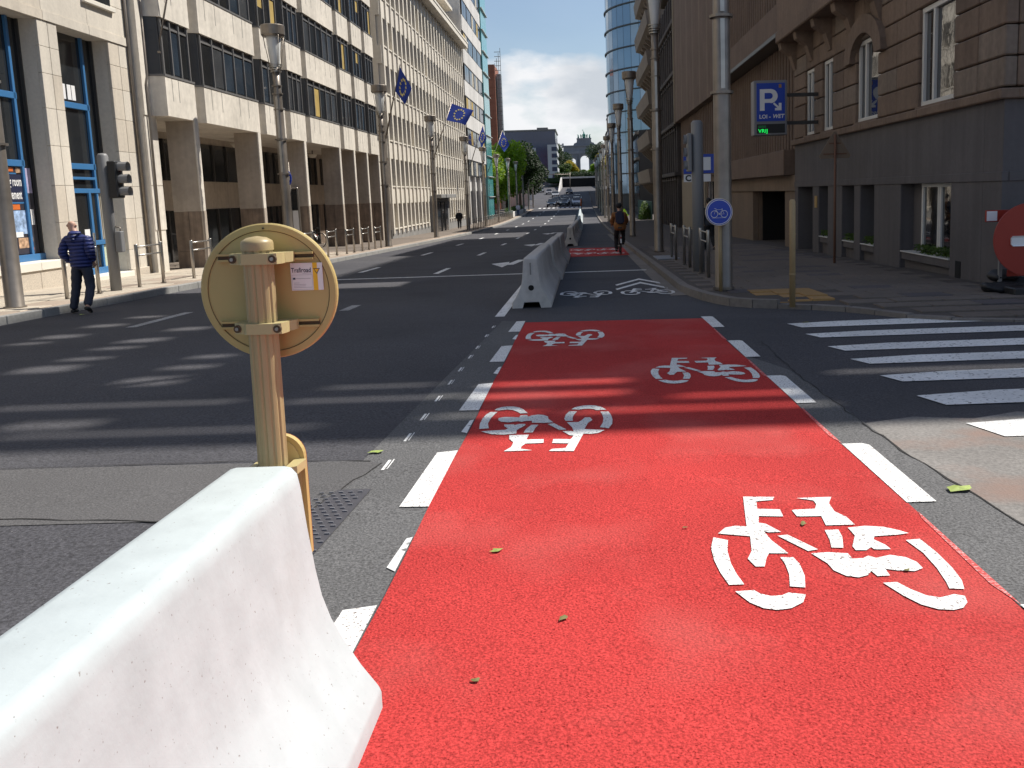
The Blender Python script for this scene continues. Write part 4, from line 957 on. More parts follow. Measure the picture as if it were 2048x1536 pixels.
def hedge(name, label, x0, x1, y0, y1, z0, z1, mat, n, leaf, seed, cat='hedge', group=None):
    rnd = random.Random(seed); c = MB(); vs = []; fs = []; off = Vector(((x0 + x1) / 2, (y0 + y1) / 2, z0))
    for i in range(n):
        fx = rnd.uniform(-1, 1) if cat != 'bush' else max(-1.3, min(1.3, rnd.gauss(0, .55))); p = Vector(((x0 + x1) / 2 + (x1 - x0) / 2 * fx, rnd.uniform(y0, y1), z0 + (z1 - z0) * (rnd.random() ** .6 * rnd.uniform(.7, 1.1)) * (1 - (.45 * fx * fx if cat == 'bush' else 0))))
        u = Vector((rnd.gauss(0, 1), rnd.gauss(0, 1), rnd.gauss(0, .8))).normalized(); v = u.orthogonal().normalized() * leaf * rnd.uniform(.5, 1); u = u * leaf
        b0 = len(vs); vs += [p - u, p + v * .6, p + u, p - v * .6]; fs.append((b0, b0 + 1, b0 + 2, b0 + 3))
    c.add(vs, fs); o = c.obj(name, mat, None, loc=off, fix=False); return tag(o, label, cat, group)
hedge('hedge', 'clipped green hedge behind the low park wall', -10.6, -9.9, 122, 150, zr(136) + .4, zr(136) + 1.25, LEAFM, 3000, .12, 1)
hedge('bush', 'leafy green bush by the garden fence on the right', 6.2, 7.1, 95.5, 99.5, zr(97), zr(97) + 1.9, LEAFM, 650, .20, 2, 'bush')
hedge('bush', 'low bright green shrub on the pavement edge past the lamp', 4.6, 5.4, 112, 114, zr(113), zr(113) + 1.0, LEAFG, 260, .2, 3, 'bush')
hedge('hedge', 'dark hedge along the top of the tunnel portal', -9, 9, 303, 307, 6.8, 8.6, LEAFD, 2600, .4, 7)
pw = thing('park_wall', 'low pale concrete wall of separate blocks along the pocket park', 'wall', (-9.7, 136, -1.4))
for i in range(6): box(pw, 'wall_block', STONE4, -9.85, -9.5, 121.5 + i * 5, 126 + i * 5, zr(136) - .2, zr(136) + .75 - (i % 2) * .1, .02)
for i, (x0, x1, y0, y1, h) in enumerate(((-24, -11, 182, 184, 4.5), (-22, -12, 215, 220, 8))):
    t = thing('street_wall', ['pale wall of the side street behind the park trees', 'pale house front beyond the park trees'][i], 'wall', ((x0 + x1) / 2, y0, 0)); box(t, 'wall', STONE4, x0, x1, y0, y1, -2, h)
    for k in range(5): box(t, 'opening', GLASS2, x0 + 1 + k * 2, x0 + 2 + k * 2, y0 - .05, y0 + .02, h - 2.6, h - .9)
# ------------------------------------------------------------------ street lamps
LG = M('lamp_glass', (.62, .63, .62), .15, ba=.05, spec=.6)
def ring(c, r, h, z): return MB().lathe([(r - .03, -h), (r, -h), (r, h), (r - .03, h)], (c[0], c[1], z), 20, False)
lamp0 = thing('street_lamp', 'x', 'street lamp', (0, 0, 0), 0.0, 'tall steel street lamps')
q = MB().lathe([(.0, .0), (.165, 0), (.165, .05), (.155, .06), (.150, 2.1), (.150, 4.1), (.140, 4.12), (.135, 5.55), (.115, 5.65), (.115, 6.45), (.0, 6.45)], (0, 0, -.1), 24); q.obj('pole', STEELD, lamp0)
for z, r in ((.02, .19), (2.95, .20), (4.05, .20), (5.0, .165), (5.5, .17), (5.75, .15)): ring((0, 0), r, .02, z).obj('collar', STEELD, lamp0)
q = MB(); q.box(-.035, .035, -.158, -.13, 3.0, 4.0); q.box(-.035, .035, -.158, -.13, 4.1, 5.4); q.obj('inset_strip', STEEL, lamp0)
for k in range(4): MB().lathe([(.15 + k * .012, -.012), (.175 + k * .012, -.012), (.175 + k * .012, .012), (.15 + k * .012, .012)], (0, 0, 6.2 + k * .07), 20, False).obj('top_ring', STEEL, lamp0)
MB().lathe([(.11, 6.3), (.145, 6.42), (.235, 7.30), (.22, 7.32)], (0, 0, 0), 20).obj('glass_cone', LG, lamp0)
MB().lathe([(.0, 7.30), (.33, 7.28), (.37, 7.34), (.37, 7.62), (.35, 7.64), (.0, 7.68)], (0, 0, 0), 24, False).obj('drum_cap', STEELD, lamp0)
for k in range(4):
    a = math.pi / 4 + k * math.pi / 2; MB().tube([(.17 * math.cos(a), .17 * math.sin(a), 6.25), (.35 * math.cos(a), .35 * math.sin(a), 7.32)], .012, 5).obj('stay_rod', STEELD, lamp0)
ordw = ['first', 'second', 'third', 'fourth', 'fifth', 'sixth', 'seventh', 'eighth', 'ninth', 'tenth', 'eleventh', 'twelfth', 'thirteenth', 'fourteenth', 'fifteenth', 'sixteenth', 'seventeenth', 'eighteenth']
LL = [(-10.45, 16.4), (-9.75, 29.8), (-9.50, 43.7), (-9.45, 57.7), (-9.55, 74.7), (-9.6, 88.8), (-9.7, 103.6), (-9.45, 116.2), (-9.45, 130), (-9.45, 144), (-9.45, 158), (-9.45, 172)]
LR = [(2.45, 15.75), (2.52, 30.2), (2.62, 48), (2.62, 62.5), (2.62, 77), (2.62, 92), (2.62, 107), (2.62, 122), (2.62, 138), (2.62, 155), (2.62, 172)]
first = True
for side, L_, X in (('left', LL, 0), ('right', LR, 0)):
    for i, (x, y) in enumerate(L_):
        o = lamp0 if first else copy_tree(lamp0); first = False
        o.location = (x, y, zr(y) + .14); s = 1.0 if i else .99
        if side == 'right': o.scale = (1, 1, 1.12 if i > 1 else 1.15)
        o['label'] = ('steel street lamp cut by the left frame edge near the walking man' if side == 'left' and i == 0 else
                      'tall steel street lamp behind the round beige sign' if side == 'left' and i == 1 else
                      'nearest steel street lamp on the right beside the blue bicycle sign' if i == 0 else
                      '%s steel street lamp from the camera in the %s row' % (ordw[i], side))
MB().lathe([(0, 0), (.045, 0)], (2.44, 15.75 - .156, 1.72), 16, False, 'y').obj('round_sticker', SWHITE, [o for o in COL.objects if o.name.startswith('street_lamp') and abs(o.location.y - 15.75) < .01][0]) if False else None
# ------------------------------------------------------------------ railings
rl0 = thing('railing', 'x', 'railing', (0, 0, 0), 0.0, 'short steel pavement railings')
for y in (-.6, .6):
    MB().lathe([(0, -.02), (.04, -.02), (.04, .98), (.036, 1.0), (0, 1.0)], (0, y, 0), 10).obj('post', STEEL, rl0)
    MB().lathe([(0, 0), (.075, 0), (.075, .012), (0, .012)], (0, y, 0), 10, False).obj('foot_plate', STEELD, rl0)
for z in (.94, .74): MB().tube([(0, -.6, z), (0, .6, z)], .020, 8).obj('rail', STEEL, rl0)
spots = [(-1, y) for y in (18.55, 21.33, 24.0, 26.75, 29.0, 31.8, 34.6, 37.1, 39.5, 41.7)] + [(-1, 76.3 + 2.6 * k) for k in range(17)] + [(1, 19.15), (1, 22.4), (1, 25.7)]
first = True; nl = 0; nf = 0; nr = 0
for s, y in spots:
    o = rl0 if first else copy_tree(rl0); first = False
    if s < 0: o.location = (kL(y) - .78 + (.12 if y > 30 else 0), y, zr(y) + offL(-10.3, y) + .004); o.rotation_euler.x = 0
    else: o.location = (2.57, y, zr(y) + .127)
    if s > 0: o['label'] = ['nearest steel railing behind the blue bicycle sign', 'middle steel railing of the three on the right pavement', 'farthest steel railing of the three on the right pavement'][nr]; nr += 1
    elif y < 60: o['label'] = ['steel railing partly hidden by the walking man'][0] if nl == 0 else '%s steel railing along the near left kerb, counted from the walking man' % ordw[nl]; nl += 1
    else: o['label'] = '%s railing in the far left row past the stone entrance' % ordw[nf]; nf += 1
# ------------------------------------------------------------------ traffic signals
def signal(name, label, x, y, ztop, r, zh0, zh1, s, z0):
    t = thing(name, label, 'traffic light', (x, y, z0))
    MB().lathe([(0, z0 - .1), (r, z0 - .1), (r, ztop), (r * .7, ztop + .05), (0, ztop + .06)], (x, y, 0), 18).obj('pole', PGREY, t)
    xa, xb = (x + r + .03, x + r + .22) if s > 0 else (x - r - .10, x - r + .0)
    h = box(t, 'signal_head', BLACK if s > 0 else PGREY, xa, xb, y - .16, y + .16, zh0, zh1, .02)
    n = 3
    for k in range(n):
        z = zh0 + (zh1 - zh0) * (k + .5) / n; q = MB()
        x0 = xb if s > 0 else xa
        vs = []; fs = []; m = 10
        for j in range(m + 1):
            a = -.25 * math.pi + 1.5 * math.pi * j / m; vs += [(x0, y + .11 * math.cos(a), z + .11 * math.sin(a)), (x0 + s * (.2 if s > 0 else .07), y + .115 * math.cos(a), z + .115 * math.sin(a))]
        fs = [(2 * j, 2 * j + 1, 2 * j + 3, 2 * j + 2) for j in range(m)]
        q.add(vs, fs); q.obj('visor', PGREY, h, fix=False)
        MB().lathe([(0, 0), (.10, 0)], (x0 + s * .004, y, z), 14, False, 'x').obj('lens', [M('lens_green', (.01, .06, .03), .2, ba=0), M('lens_amber', (.10, .05, .005), .2, ba=0), M('lens_red', (.10, .008, .005), .2, ba=0)][k], h)
    for z in (zh0 + .1, zh1 - .1): box(t, 'bracket', PGREY, min(x, xa), max(x, xb) - .1, y - .03, y + .03, z - .03, z + .03)
    return t
ts = signal('traffic_light', 'grey traffic light pole with black signal head in front of the shop door', -10.42, 19.92, 2.72, .115, 1.80, 2.60, 1, zr(19.9) + .15)
box(ts, 'push_button_box', PGREY, -10.30, -10.16, 19.84, 20.0, .62, 1.08, .015); MB().tube([(-10.2, 19.92, 1.08), (-10.2, 19.92, 1.16), (-10.3, 19.92, 1.18)], .014, 6).obj('conduit', STEELD, ts)
tr = signal('traffic_light', 'grey traffic light pole standing among the right hand railings', 2.62, 20.5, 3.08, .135, 2.0, 2.85, -1, zr(20.5) + .12)
# ------------------------------------------------------------------ signs on the right
bs = thing('cycle_path_sign', 'round blue bicycle path sign in front of the nearest right lamp', 'road sign', (2.34, 15.46, zr(15.5) + .12))
MB().tube([(2.36, 15.52, zr(15.5) + .1), (2.36, 15.52, 1.2)], .032, 8).obj('post', YPOLE, bs)
dz = MB().lathe([(0, 0), (.235, 0), (.24, .01), (.24, .03), (0, .03)], (2.335, 15.44, 1.205), 40, False, 'y').obj('sign_rim', STEEL, bs)
MB().lathe([(0, 0), (.222, 0)], (2.335, 15.436, 1.205), 40, False, 'y').obj('sign_face', BLUES, bs)
MB().lathe([(.200, 0), (.210, 0)], (2.335, 15.433, 1.205), 40, False, 'y').obj('white_ring', SWHITE, bs)
def Y2(pts, r): return MB().tube([(2.335 + a, 15.431, 1.205 + c) for a, c in pts], r, 5)
for cx in (-.085, .085): Y2([(cx + .058 * math.cos(k * math.pi / 10), -.035 + .058 * math.sin(k * math.pi / 10)) for k in range(21)], .0045).obj('bicycle_wheel', SWHITE, bs)
Y2([(-.085, -.035), (-.06, .04), (.05, .04), (.0, -.035), (-.06, .04)], .004).obj('bicycle_frame', SWHITE, bs); Y2([(.0, -.035), (.085, -.035), (.05, .045), (.05, .06)], .004).obj('bicycle_frame', SWHITE, bs); Y2([(-.05, .06), (-.085, .06)], .004).obj('handlebar', SWHITE, bs); Y2([(-.12, -.10), (.12, -.10)], .003).obj('ground_line', SWHITE, bs); Y2([(.01, -.035), (-.01, -.035)], .012).obj('crank', SWHITE, bs)
st = thing('bus_stop_sign', 'rectangular blue framed white sign on a post behind the right lamp', 'road sign', (3.0, 24, zr(24) + .12))
MB().tube([(3.05, 24.1, zr(24) + .1), (3.05, 24.1, 2.5)], .035, 8).obj('post', PGREY, st)
box(st, 'blue_plate', BLUES, 2.70, 3.52, 24.0, 24.03, 2.02, 2.52, .005); box(st, 'white_panel', SWHITE, 3.0, 3.42, 23.992, 24.0, 2.10, 2.44); box(st, 'lower_plate', SWHITE, 2.70, 3.42, 24.0, 24.02, 1.80, 2.0, .004)
text(st, 'lettering', 'C', .22, BLACK, (2.74, 23.996, 1.83), (1, 0, 0), (0, 0, 1), .003, .008)
yp = thing('yellow_post', 'slim ochre post standing by the tactile paving at the corner', 'post', (3.11, 13.35, zr(13.35) + .1))
MB().lathe([(0, -.2), (.046, -.2), (.046, 1.38), (.03, 1.41), (0, 1.415)], (3.11, 13.35, 0), 14).obj('shaft', YPOLE, yp)
for z in (.3, .9): ring((3.11, 13.35), .05, .01, z).obj('band', YPOLE, yp)
tg = thing('warning_sign', 'back of a triangular warning sign on a brown pole by the grey wall', 'road sign', (6.1, 21.76, zr(21.8) + .12))
MB().tube([(6.1, 21.76, zr(21.8)), (6.1, 21.76, 2.8)], .032, 8).obj('pole', RUST, tg)
q = MB(); q.prism([(5.72, 2.30), (5.76, 2.24), (6.44, 2.24), (6.48, 2.30), (6.13, 2.87), (6.07, 2.87)], 21.80, 21.825, 'y'); q.obj('plate', M('sign_back', (.20, .145, .10), .6, ba=.08), tg)
for z in (2.33, 2.58): box(tg, 'clamp_rail', RUST, 6.1 - (.28 if z < 2.5 else .14), 6.1 + (.28 if z < 2.5 else .14), 21.785, 21.80, z, z + .03)
ps = thing('parking_sign', 'blue illuminated parking sign reading P LOI - WET on the facade', 'sign', (5.55, 26.5, 3.9))
box(ps, 'case', M('case_grey', (.22, .22, .23), .5, ba=.05), 5.05, 6.02, 26.5, 26.95, 3.10, 4.66, .02)
box(ps, 'wall_bracket', FRAMED, 6.02, 7.1, 26.7, 26.8, 4.2, 4.3); box(ps, 'wall_bracket', FRAMED, 6.02, 7.1, 26.7, 26.8, 3.4, 3.5)
box(ps, 'blue_panel', BLUES, 5.13, 5.95, 26.485, 26.502, 3.50, 4.58); box(ps, 'display', BLACK, 5.13, 5.95, 26.485, 26.502, 3.16, 3.42)
q = MB(); yq = 26.480   # letter P and arrow
def flat(name, pts, mat, dy=0): 
    m = MB(); m.add([(x, yq - dy, z) for x, z in pts], [list(range(len(pts)))]); return m.obj(name, mat, ps)
pt = [(5.22, 3.80), (5.36, 3.80), (5.36, 4.02), (5.52, 4.02)] + [(5.54 + .20 * math.sin(a), 4.21 - .20 * math.cos(a)) for a in [math.pi * k / 10 for k in range(11)]] + [(5.22, 4.41)]
flat('letter_p', pt, SWHITE); flat('letter_counter', [(5.36, 4.13), (5.50, 4.13)] + [(5.51 + .085 * math.sin(a), 4.215 - .085 * math.cos(a)) for a in [math.pi * k / 8 for k in range(9)]] + [(5.36, 4.30)], BLUES, .003)
flat('arrow', [(5.60, 3.99), (5.64, 4.03), (5.77, 3.91), (5.77, 4.01), (5.85, 4.01), (5.85, 3.80), (5.66, 3.80), (5.66, 3.87), (5.73, 3.87)], SWHITE)
text(ps, 'lettering', 'LOI -', .155, SWHITE, (5.20, yq, 3.58), (1, 0, 0), (0, 0, 1), .002, .004); text(ps, 'lettering', 'WET', .155, SWHITE, (5.585, yq, 3.585), (1, 0, 0), (0, 0, 1), .002, .004, .25)
text(ps, 'led_text', 'VRIJ', .15, GREENE, (5.17, yq, 3.175), (1, 0, 0), (0, 0, 1), .002, .0, sx=1.1); flat('led_row', [(5.17, 3.31), (5.40, 3.31), (5.40, 3.38), (5.17, 3.38)], M('led_dim', (.02, .20, .06), .5, ba=.2, big=20)); flat('corner_emblem', [(5.77, 4.44), (5.85, 4.44), (5.85, 4.54), (5.77, 4.54)], M('emblem_ochre', (.38, .20, .05), .5, ba=.3, big=30))
# no-entry sign, barricade board and sandbags at the right edge
ne = thing('no_entry_sign', 'red no entry disc leaning low at the right frame edge', 'road sign', (6.74, 13.5, zr(13.5) + .1))
MB().lathe([(0, 0), (.55, 0), (.55, .02), (0, .02)], (6.75, 13.5, .70), 44, False, 'y').obj('disc', SRED, ne); box(ne, 'white_bar', SWHITE, 6.46, 7.04, 13.493, 13.5, .60, .755, .03)
MB().tube([(6.75, 13.56, -.15), (6.75, 13.56, .9)], .03, 8).obj('post', PGREY, ne); box(ne, 'foot', BLACK, 6.5, 7.0, 13.4, 13.9, -.16, -.03, .02)
bd = thing('barricade_board', 'red and white barricade board behind the no entry disc', 'barrier', (6.9, 13.9, zr(13.9) + .1))
box(bd, 'board', SRED, 6.25, 8.0, 13.9, 13.93, .96, 1.14, .004)
for k in range(5): box(bd, 'white_stripe', SWHITE, 6.265 + k * .35, 6.265 + k * .35 + .16, 13.892, 13.9, .975, 1.125)
for x in (6.5, 7.6): box(bd, 'leg', PGREY, x, x + .05, 13.93, 13.98, -.15, 1.1)
for k in range(2): box(bd, 'lower_board', SRED, 6.62, 8.0, 13.9, 13.93, .10 + k * .2, .20 + k * .2, .004)
rs = random.Random(5)
for i, (x, y, z, a, lab) in enumerate(((6.55, 13.95, .0, .3, 'black sandbag lowest under the no entry disc'), (6.95, 14.1, .02, -.2, 'black sandbag beside the grey corner wall'), (6.7, 14.2, .16, .6, 'black sandbag on top of the heap'))):
    bm = bmesh.new(); bmesh.ops.create_icosphere(bm, subdivisions=3, radius=1)
    for v in bm.verts:
        c = v.co; c.x *= .34; c.y *= .22; c.z *= .10; c *= 1 + .12 * math.sin(c.x * 21 + i) * math.sin(c.y * 17 + 2 * i); c.z += .02 * math.sin(c.x * 11 + i)
    me = bpy.data.meshes.new('sandbag'); bm.to_mesh(me); bm.free(); me.materials.append(M('bag_black_%d' % i, (.016, .016, .018), .55, ba=.1)); me.polygons.foreach_set('use_smooth', [True] * len(me.polygons))
    o = bpy.data.objects.new('sandbag', me); o.location = (x, y, zr(y) + .19 + z); o.rotation_euler = (.05, .08, a); link(o); tag(o, lab, 'sandbag', 'sandbags at the right edge')
# planters with hedge in the corner building's openings
for i, (a, c) in enumerate(OP[:4]):
    lab = ['long planter with clipped green hedge under the white framed window', 'small planter in the second opening of the grey base', 'small planter in the third opening of the grey base', 'small planter in the opening next to the dark door'][i]
    c_ = min(c, a + 2.7); t = thing('window_planter', lab, 'planter', (7.1, (a + c) / 2, 0), None, 'planters along the grey base')
    box(t, 'trough', R1B, FX1 + .02, FX1 + .30, a + .06, c - .06, -.06, .10, .01); box(t, 'trough_lip', FRAMEW, FX1 - .01, FX1 + .33, a + .04, c - .04, .10, .125, .005)
    rnd = random.Random(i); m = MB(); vs = []; fs = []
    for k in range(int((c - a) * 260)):
        p = Vector((rnd.uniform(FX1 + .02, FX1 + .34), rnd.uniform(a + .1, a + (c - a) * .72 if i == 0 else c - .1), .12 + .18 * rnd.random() ** .7)); u = Vector((rnd.gauss(0, 1), rnd.gauss(0, 1), rnd.gauss(0, 1))).normalized() * .03; v = u.orthogonal() * .7
        b0 = len(vs); vs += [p - u, p + v, p + u, p - v]; fs.append((b0, b0 + 1, b0 + 2, b0 + 3))
    m.add(vs, fs); m.obj('foliage', LEAFM, t, fix=False)
# metro sign and information column in the colonnade
ms = thing('metro_sign', 'small oval blue and white metro sign on a rod in the colonnade', 'sign', (-12.4, 41.2, -.5))
Xm, Ym = -12.6, 39.2
MB().tube([(Xm, Ym, -.6), (Xm, Ym, 3.3)], .022, 6).obj('rod', STEELD, ms)
q = MB(); q.prism([(Xm - .05 + .16 * math.cos(k * math.pi / 8), 2.62 + .32 * math.sin(k * math.pi / 8)) for k in range(16)], Ym - .09, Ym - .04, 'y'); q.obj('oval_plate', BLUES, ms)
q = MB(); q.prism([(Xm - .2, 2.45), (Xm + .02, 2.45), (Xm + .02, 2.9), (Xm - .2, 2.9)], Ym - .03, Ym + .03, 'y'); q.obj('white_plate', SWHITE, ms); text(ms, 'letter', 'M', .24, SWHITE, (Xm - .14, Ym - .095, 2.54), (1, 0, 0), (0, 0, 1), .002, .01)
ic = thing('information_column', 'tall glazed information panel with white and blue sheet by the colonnade', 'display', (-12.5, 39.3, -.5))
box(ic, 'frame', STEEL, -12.72, -12.30, 39.25, 39.4, -.6, 2.22, .02); box(ic, 'dark_glass', GLASS, -12.67, -12.35, 39.235, 39.25, 1.25, 2.15); box(ic, 'white_sheet', SWHITE, -12.67, -12.35, 39.235, 39.25, .35, 1.22); box(ic, 'blue_sheet', M('sheet_blue', (.05, .22, .55), .5, ba=.05), -12.67, -12.35, 39.235, 39.25, -.4, .345)
# ------------------------------------------------------------------ flags
def star(c, r, ax, ay):
    return [tuple(c + ax * (math.sin(k * math.pi / 5) * (r if k % 2 == 0 else r * .42)) + ay * (math.cos(k * math.pi / 5) * (r if k % 2 == 0 else r * .42))) for k in range(10)]
def flag(label, base, tip, hoist, fly, drop, ph, polelab):
    base, tip = Vector(base), Vector(tip); d = (tip - base).normalized()
    fpt = thing('flagpole', polelab, 'flagpole', base, None, 'slanting facade flagpoles'); MB().tube([base, tip], [.05, .03], 7).obj('pole', STEELD, fpt); box(fpt, 'wall_bracket', STEELD, base.x - .1, base.x + .1, base.y - .08, base.y + .08, base.z - .1, base.z + .1)
    t = thing('flag', label, 'flag', tip, None, 'flags on the cream facade')
    fly = Vector(fly); nrm = fly.cross(d).normalized(); nu, nv = 18, 12
    def P(u, v):
        p = tip - d * (.12 + hoist * v) + fly * u * (1 - .12 * v) + Vector((0, 0, -drop * u * (1 - .35 * v)))
        return p + nrm * (.10 * math.sin(u * 7 + ph + v * 2) * u)
    vs = [P(i / nu, j / nv) for j in range(nv + 1) for i in range(nu + 1)]
    m = MB(); m.add(vs, [(j * (nu + 1) + i, j * (nu + 1) + i + 1, (j + 1) * (nu + 1) + i + 1, (j + 1) * (nu + 1) + i) for j in range(nv) for i in range(nu)], True); m.obj('cloth', FLAGB, t, fix=False)
    for k in range(12):
        a = 2 * math.pi * k / 12; u, v = .5 + .22 * math.sin(a), .5 + .33 * math.cos(a); c = P(u, v); e = .02
        ax = (P(u + e, v) - c).normalized(); ay = -(P(u, v + e) - c).normalized(); nn = ax.cross(ay).normalized()
        if nn.y > 0: nn = -nn
        s = MB(); s.add(star(c + nn * .012, .105, ax, ay), [list(range(10))]); s.obj('star', FLAGY, t)
flag('blue flag with gold stars hanging nearly closed beside the third left lamp', (-12, 56.4, 5.4), (-10.6, 55, 9.5), 1.5, (.62, .1, 0), 1.25, .5, 'slanting pole of the nearest blue flag on the cream facade')
flag('blue flag with gold stars spread open in the wind on the cream facade', (-12, 74.4, 4.9), (-10.6, 76.2, 9.4), 1.55, (1.75, .4, 0), .62, 1.5, 'slanting pole of the spread blue flag')
flag('folded blue flag in front of the dark ribbon windows', (-12, 97, 4.5), (-10.5, 98.5, 9.3), 1.6, (.35, .2, 0), 1.5, 2.5, 'slanting pole in front of the dark ribbon windows')
flag('farthest blue flag with stars in front of the brick tower', (-12, 114, 4.0), (-9.9, 116, 9.8), 1.7, (.85, .3, 0), 1.7, 3.5, 'slanting pole of the farthest blue flag')
# ------------------------------------------------------------------ concrete barriers
PROF = [(.075, .80), (.095, .795), (.112, .775), (.118, .74), (.128, .62), (.145, .45), (.160, .36), (.185, .28), (.225, .20), (.275, .115), (.325, .045), (.330, .03), (.330, -.05)]
def barrier(label, xc, y0, y1, mat, group, z0=None, rot=0.0, notch=True, foot=0.0):
    t = thing('concrete_barrier', label, 'barrier', (xc, (y0 + y1) / 2, zr((y0 + y1) / 2)), rot, group)
    h = (y1 - y0) / 2; sl = (zr(y1) - zr(y0)) / (y1 - y0)
    base = [(.330, -.05), (.16, -.05), (.13, .05), (-.13, .05), (-.16, -.05), (-.330, -.05)] if notch else [(.33, -.05), (-.33, -.05)]
    pr_ = [(-x, z + .05) for x, z in PROF[:-1][::-1]] + [(x, z + .05) for x, z in PROF[:-1]] + [(x, z + .05) for x, z in base]
    q = MB(); n = len(pr_); m = max(2, int((y1 - y0) / 1.0)); vs = []; fs = []
    for k in range(m + 3):
        if k == 0: y, s = -h, .965
        elif k == m + 2: y, s = h, .965
        else: y, s = -h + .02 + (2 * h - .04) * (k - 1) / m, 1
        for x, z in pr_: vs.append((x * s, y, .0 + (z * (s if z > .5 else 1)) + sl * y))
    for k in range(m + 2):
        for i in range(n):
            j = (i + 1) % n; fs.append((k * n + i, k * n + j, (k + 1) * n + j, (k + 1) * n + i))
    q.add(vs, fs, True); q.add(vs[:n], [list(range(n))[::-1]]); q.add(vs[-n:], [list(range(n))])
    o = q.obj('body', mat, t); 
    for p in o.data.polygons:
        if abs(p.normal.z) < .05 and abs(p.normal.y) > .9: p.use_smooth = False
    md = o.modifiers.new('es', 'EDGE_SPLIT'); md.split_angle = R(62)
    ze = -sl * h
    MB().lathe([(0, 0), (.048, 0)], (0, -h - .004, .34 - h * sl), 18, False, 'y').obj('lifting_hole', DARK, t)
    MB().lathe([(.048, 0), (.062, 0), (.062, .01)], (0, -h - .006, .34 - h * sl), 18, False, 'y').obj('hole_rim', mat, t)
    MB().box(-.012, .012, -h - .004, -h + .01, .56 - h * sl, .76 - h * sl).obj('coupling_slot', PLINTH, t)
    return t
_fb = barrier('white concrete barrier filling the lower left foreground', -1.056, -3.3, 2.75, BARR, 'concrete lane barriers', rot=-.006); _fb.location.z -= .018
bl = [(-.91, 14.9, 20.9, 'grey concrete barrier at the start of the mid row'), (-.86, 20.96, 27.0, 'second grey concrete barrier of the mid row'), (-.82, 27.06, 31.5, 'last grey concrete barrier of the mid row'),
      (-.62, 40.6, 46.6, 'concrete barrier at the start of the far row'), (-.58, 46.7, 52.7, 'second concrete barrier of the far row'), (-.55, 52.8, 58.8, 'third concrete barrier of the far row'), (-.5, 58.9, 64.9, 'fourth concrete barrier of the far row'), (-.45, 65, 71, 'fifth concrete barrier of the far row')]
for k in range(12): bl.append((-.4, 71.1 + k * 6.1, 77.1 + k * 6.1, '%s concrete barrier of the distant row down the dip' % ordw[k]))
for x, a, c, lab in bl: barrier(lab, x, a, c, BARG if a < 60 else BARR, 'concrete lane barriers')
mk = thing('marker_post', 'slim orange marker post at the end of the distant barriers', 'post', (-.3, 146, zr(146)))
MB().lathe([(0, 0), (.12, 0), (.12, 1.9), (.06, 2.0), (0, 2.0)], (-.3, 146, zr(146) + .0), 10).obj('shaft', M('marker_orange', (.62, .14, .03), .5, ba=.05), mk); MB().lathe([(0, 0), (.3, 0), (.25, .08), (0, .08)], (-.3, 146, zr(146)), 10).obj('foot', BLACK, mk)
# ------------------------------------------------------------------ round sign seen from behind
sg = thing('round_road_sign', 'back of a round beige road sign on a fluted post behind the white barrier', 'road sign', (-1.04, 2.86, -.05))
b0_ = Vector((-1.046, 2.86, -.05)); lean = Vector((.006, 0, .765))
def pc(z): return Vector((-1.045 + (z - .73) * .009, 2.86, z))
q = MB(); n = 48; vs = []
zs_ = [-.05, 1.455]
for z in zs_:
    c = pc(z)
    for k in range(n):
        a = 2 * math.pi * k / n; r = .0465 - (.004 if k % 4 == 0 else 0); vs.append((c.x + r * math.cos(a), c.y + r * math.sin(a), z))
q.add(vs, [(k, (k + 1) % n, n + (k + 1) % n, n + k) for k in range(n)], False); q.obj('post', POST, sg)
c = pc(1.46); MB().lathe([(.050, 0), (.050, .022), (.047, .030), (.03, .040), (0, .045)], (c.x, c.y, 1.452), 28).obj('post_cap', POST, sg)
DC = Vector((-1.040, 2.935, 1.312)); DR = .2225
dsk = MB().lathe([(0, .004), (DR - .026, .004), (DR - .022, 0), (DR - .004, 0), (DR, .004), (DR, .022), (DR - .004, .026), (0, .026)], DC, 72, False, 'y').obj('disc', SIGN, sg)
MB().lathe([(DR - .0255, 0), (DR - .0235, 0)], DC + Vector((0, .0015, 0)), 72, False, 'y').obj('rim_groove', M('groove_brown', (.09, .06, .03), .7, ba=0), dsk)
MB().lathe([(0, 0), (DR - .004, 0)], DC + Vector((0, .0275, 0)), 72, False, 'y').obj('front_face', SRED, dsk)
GRV = MATS['groove_brown']
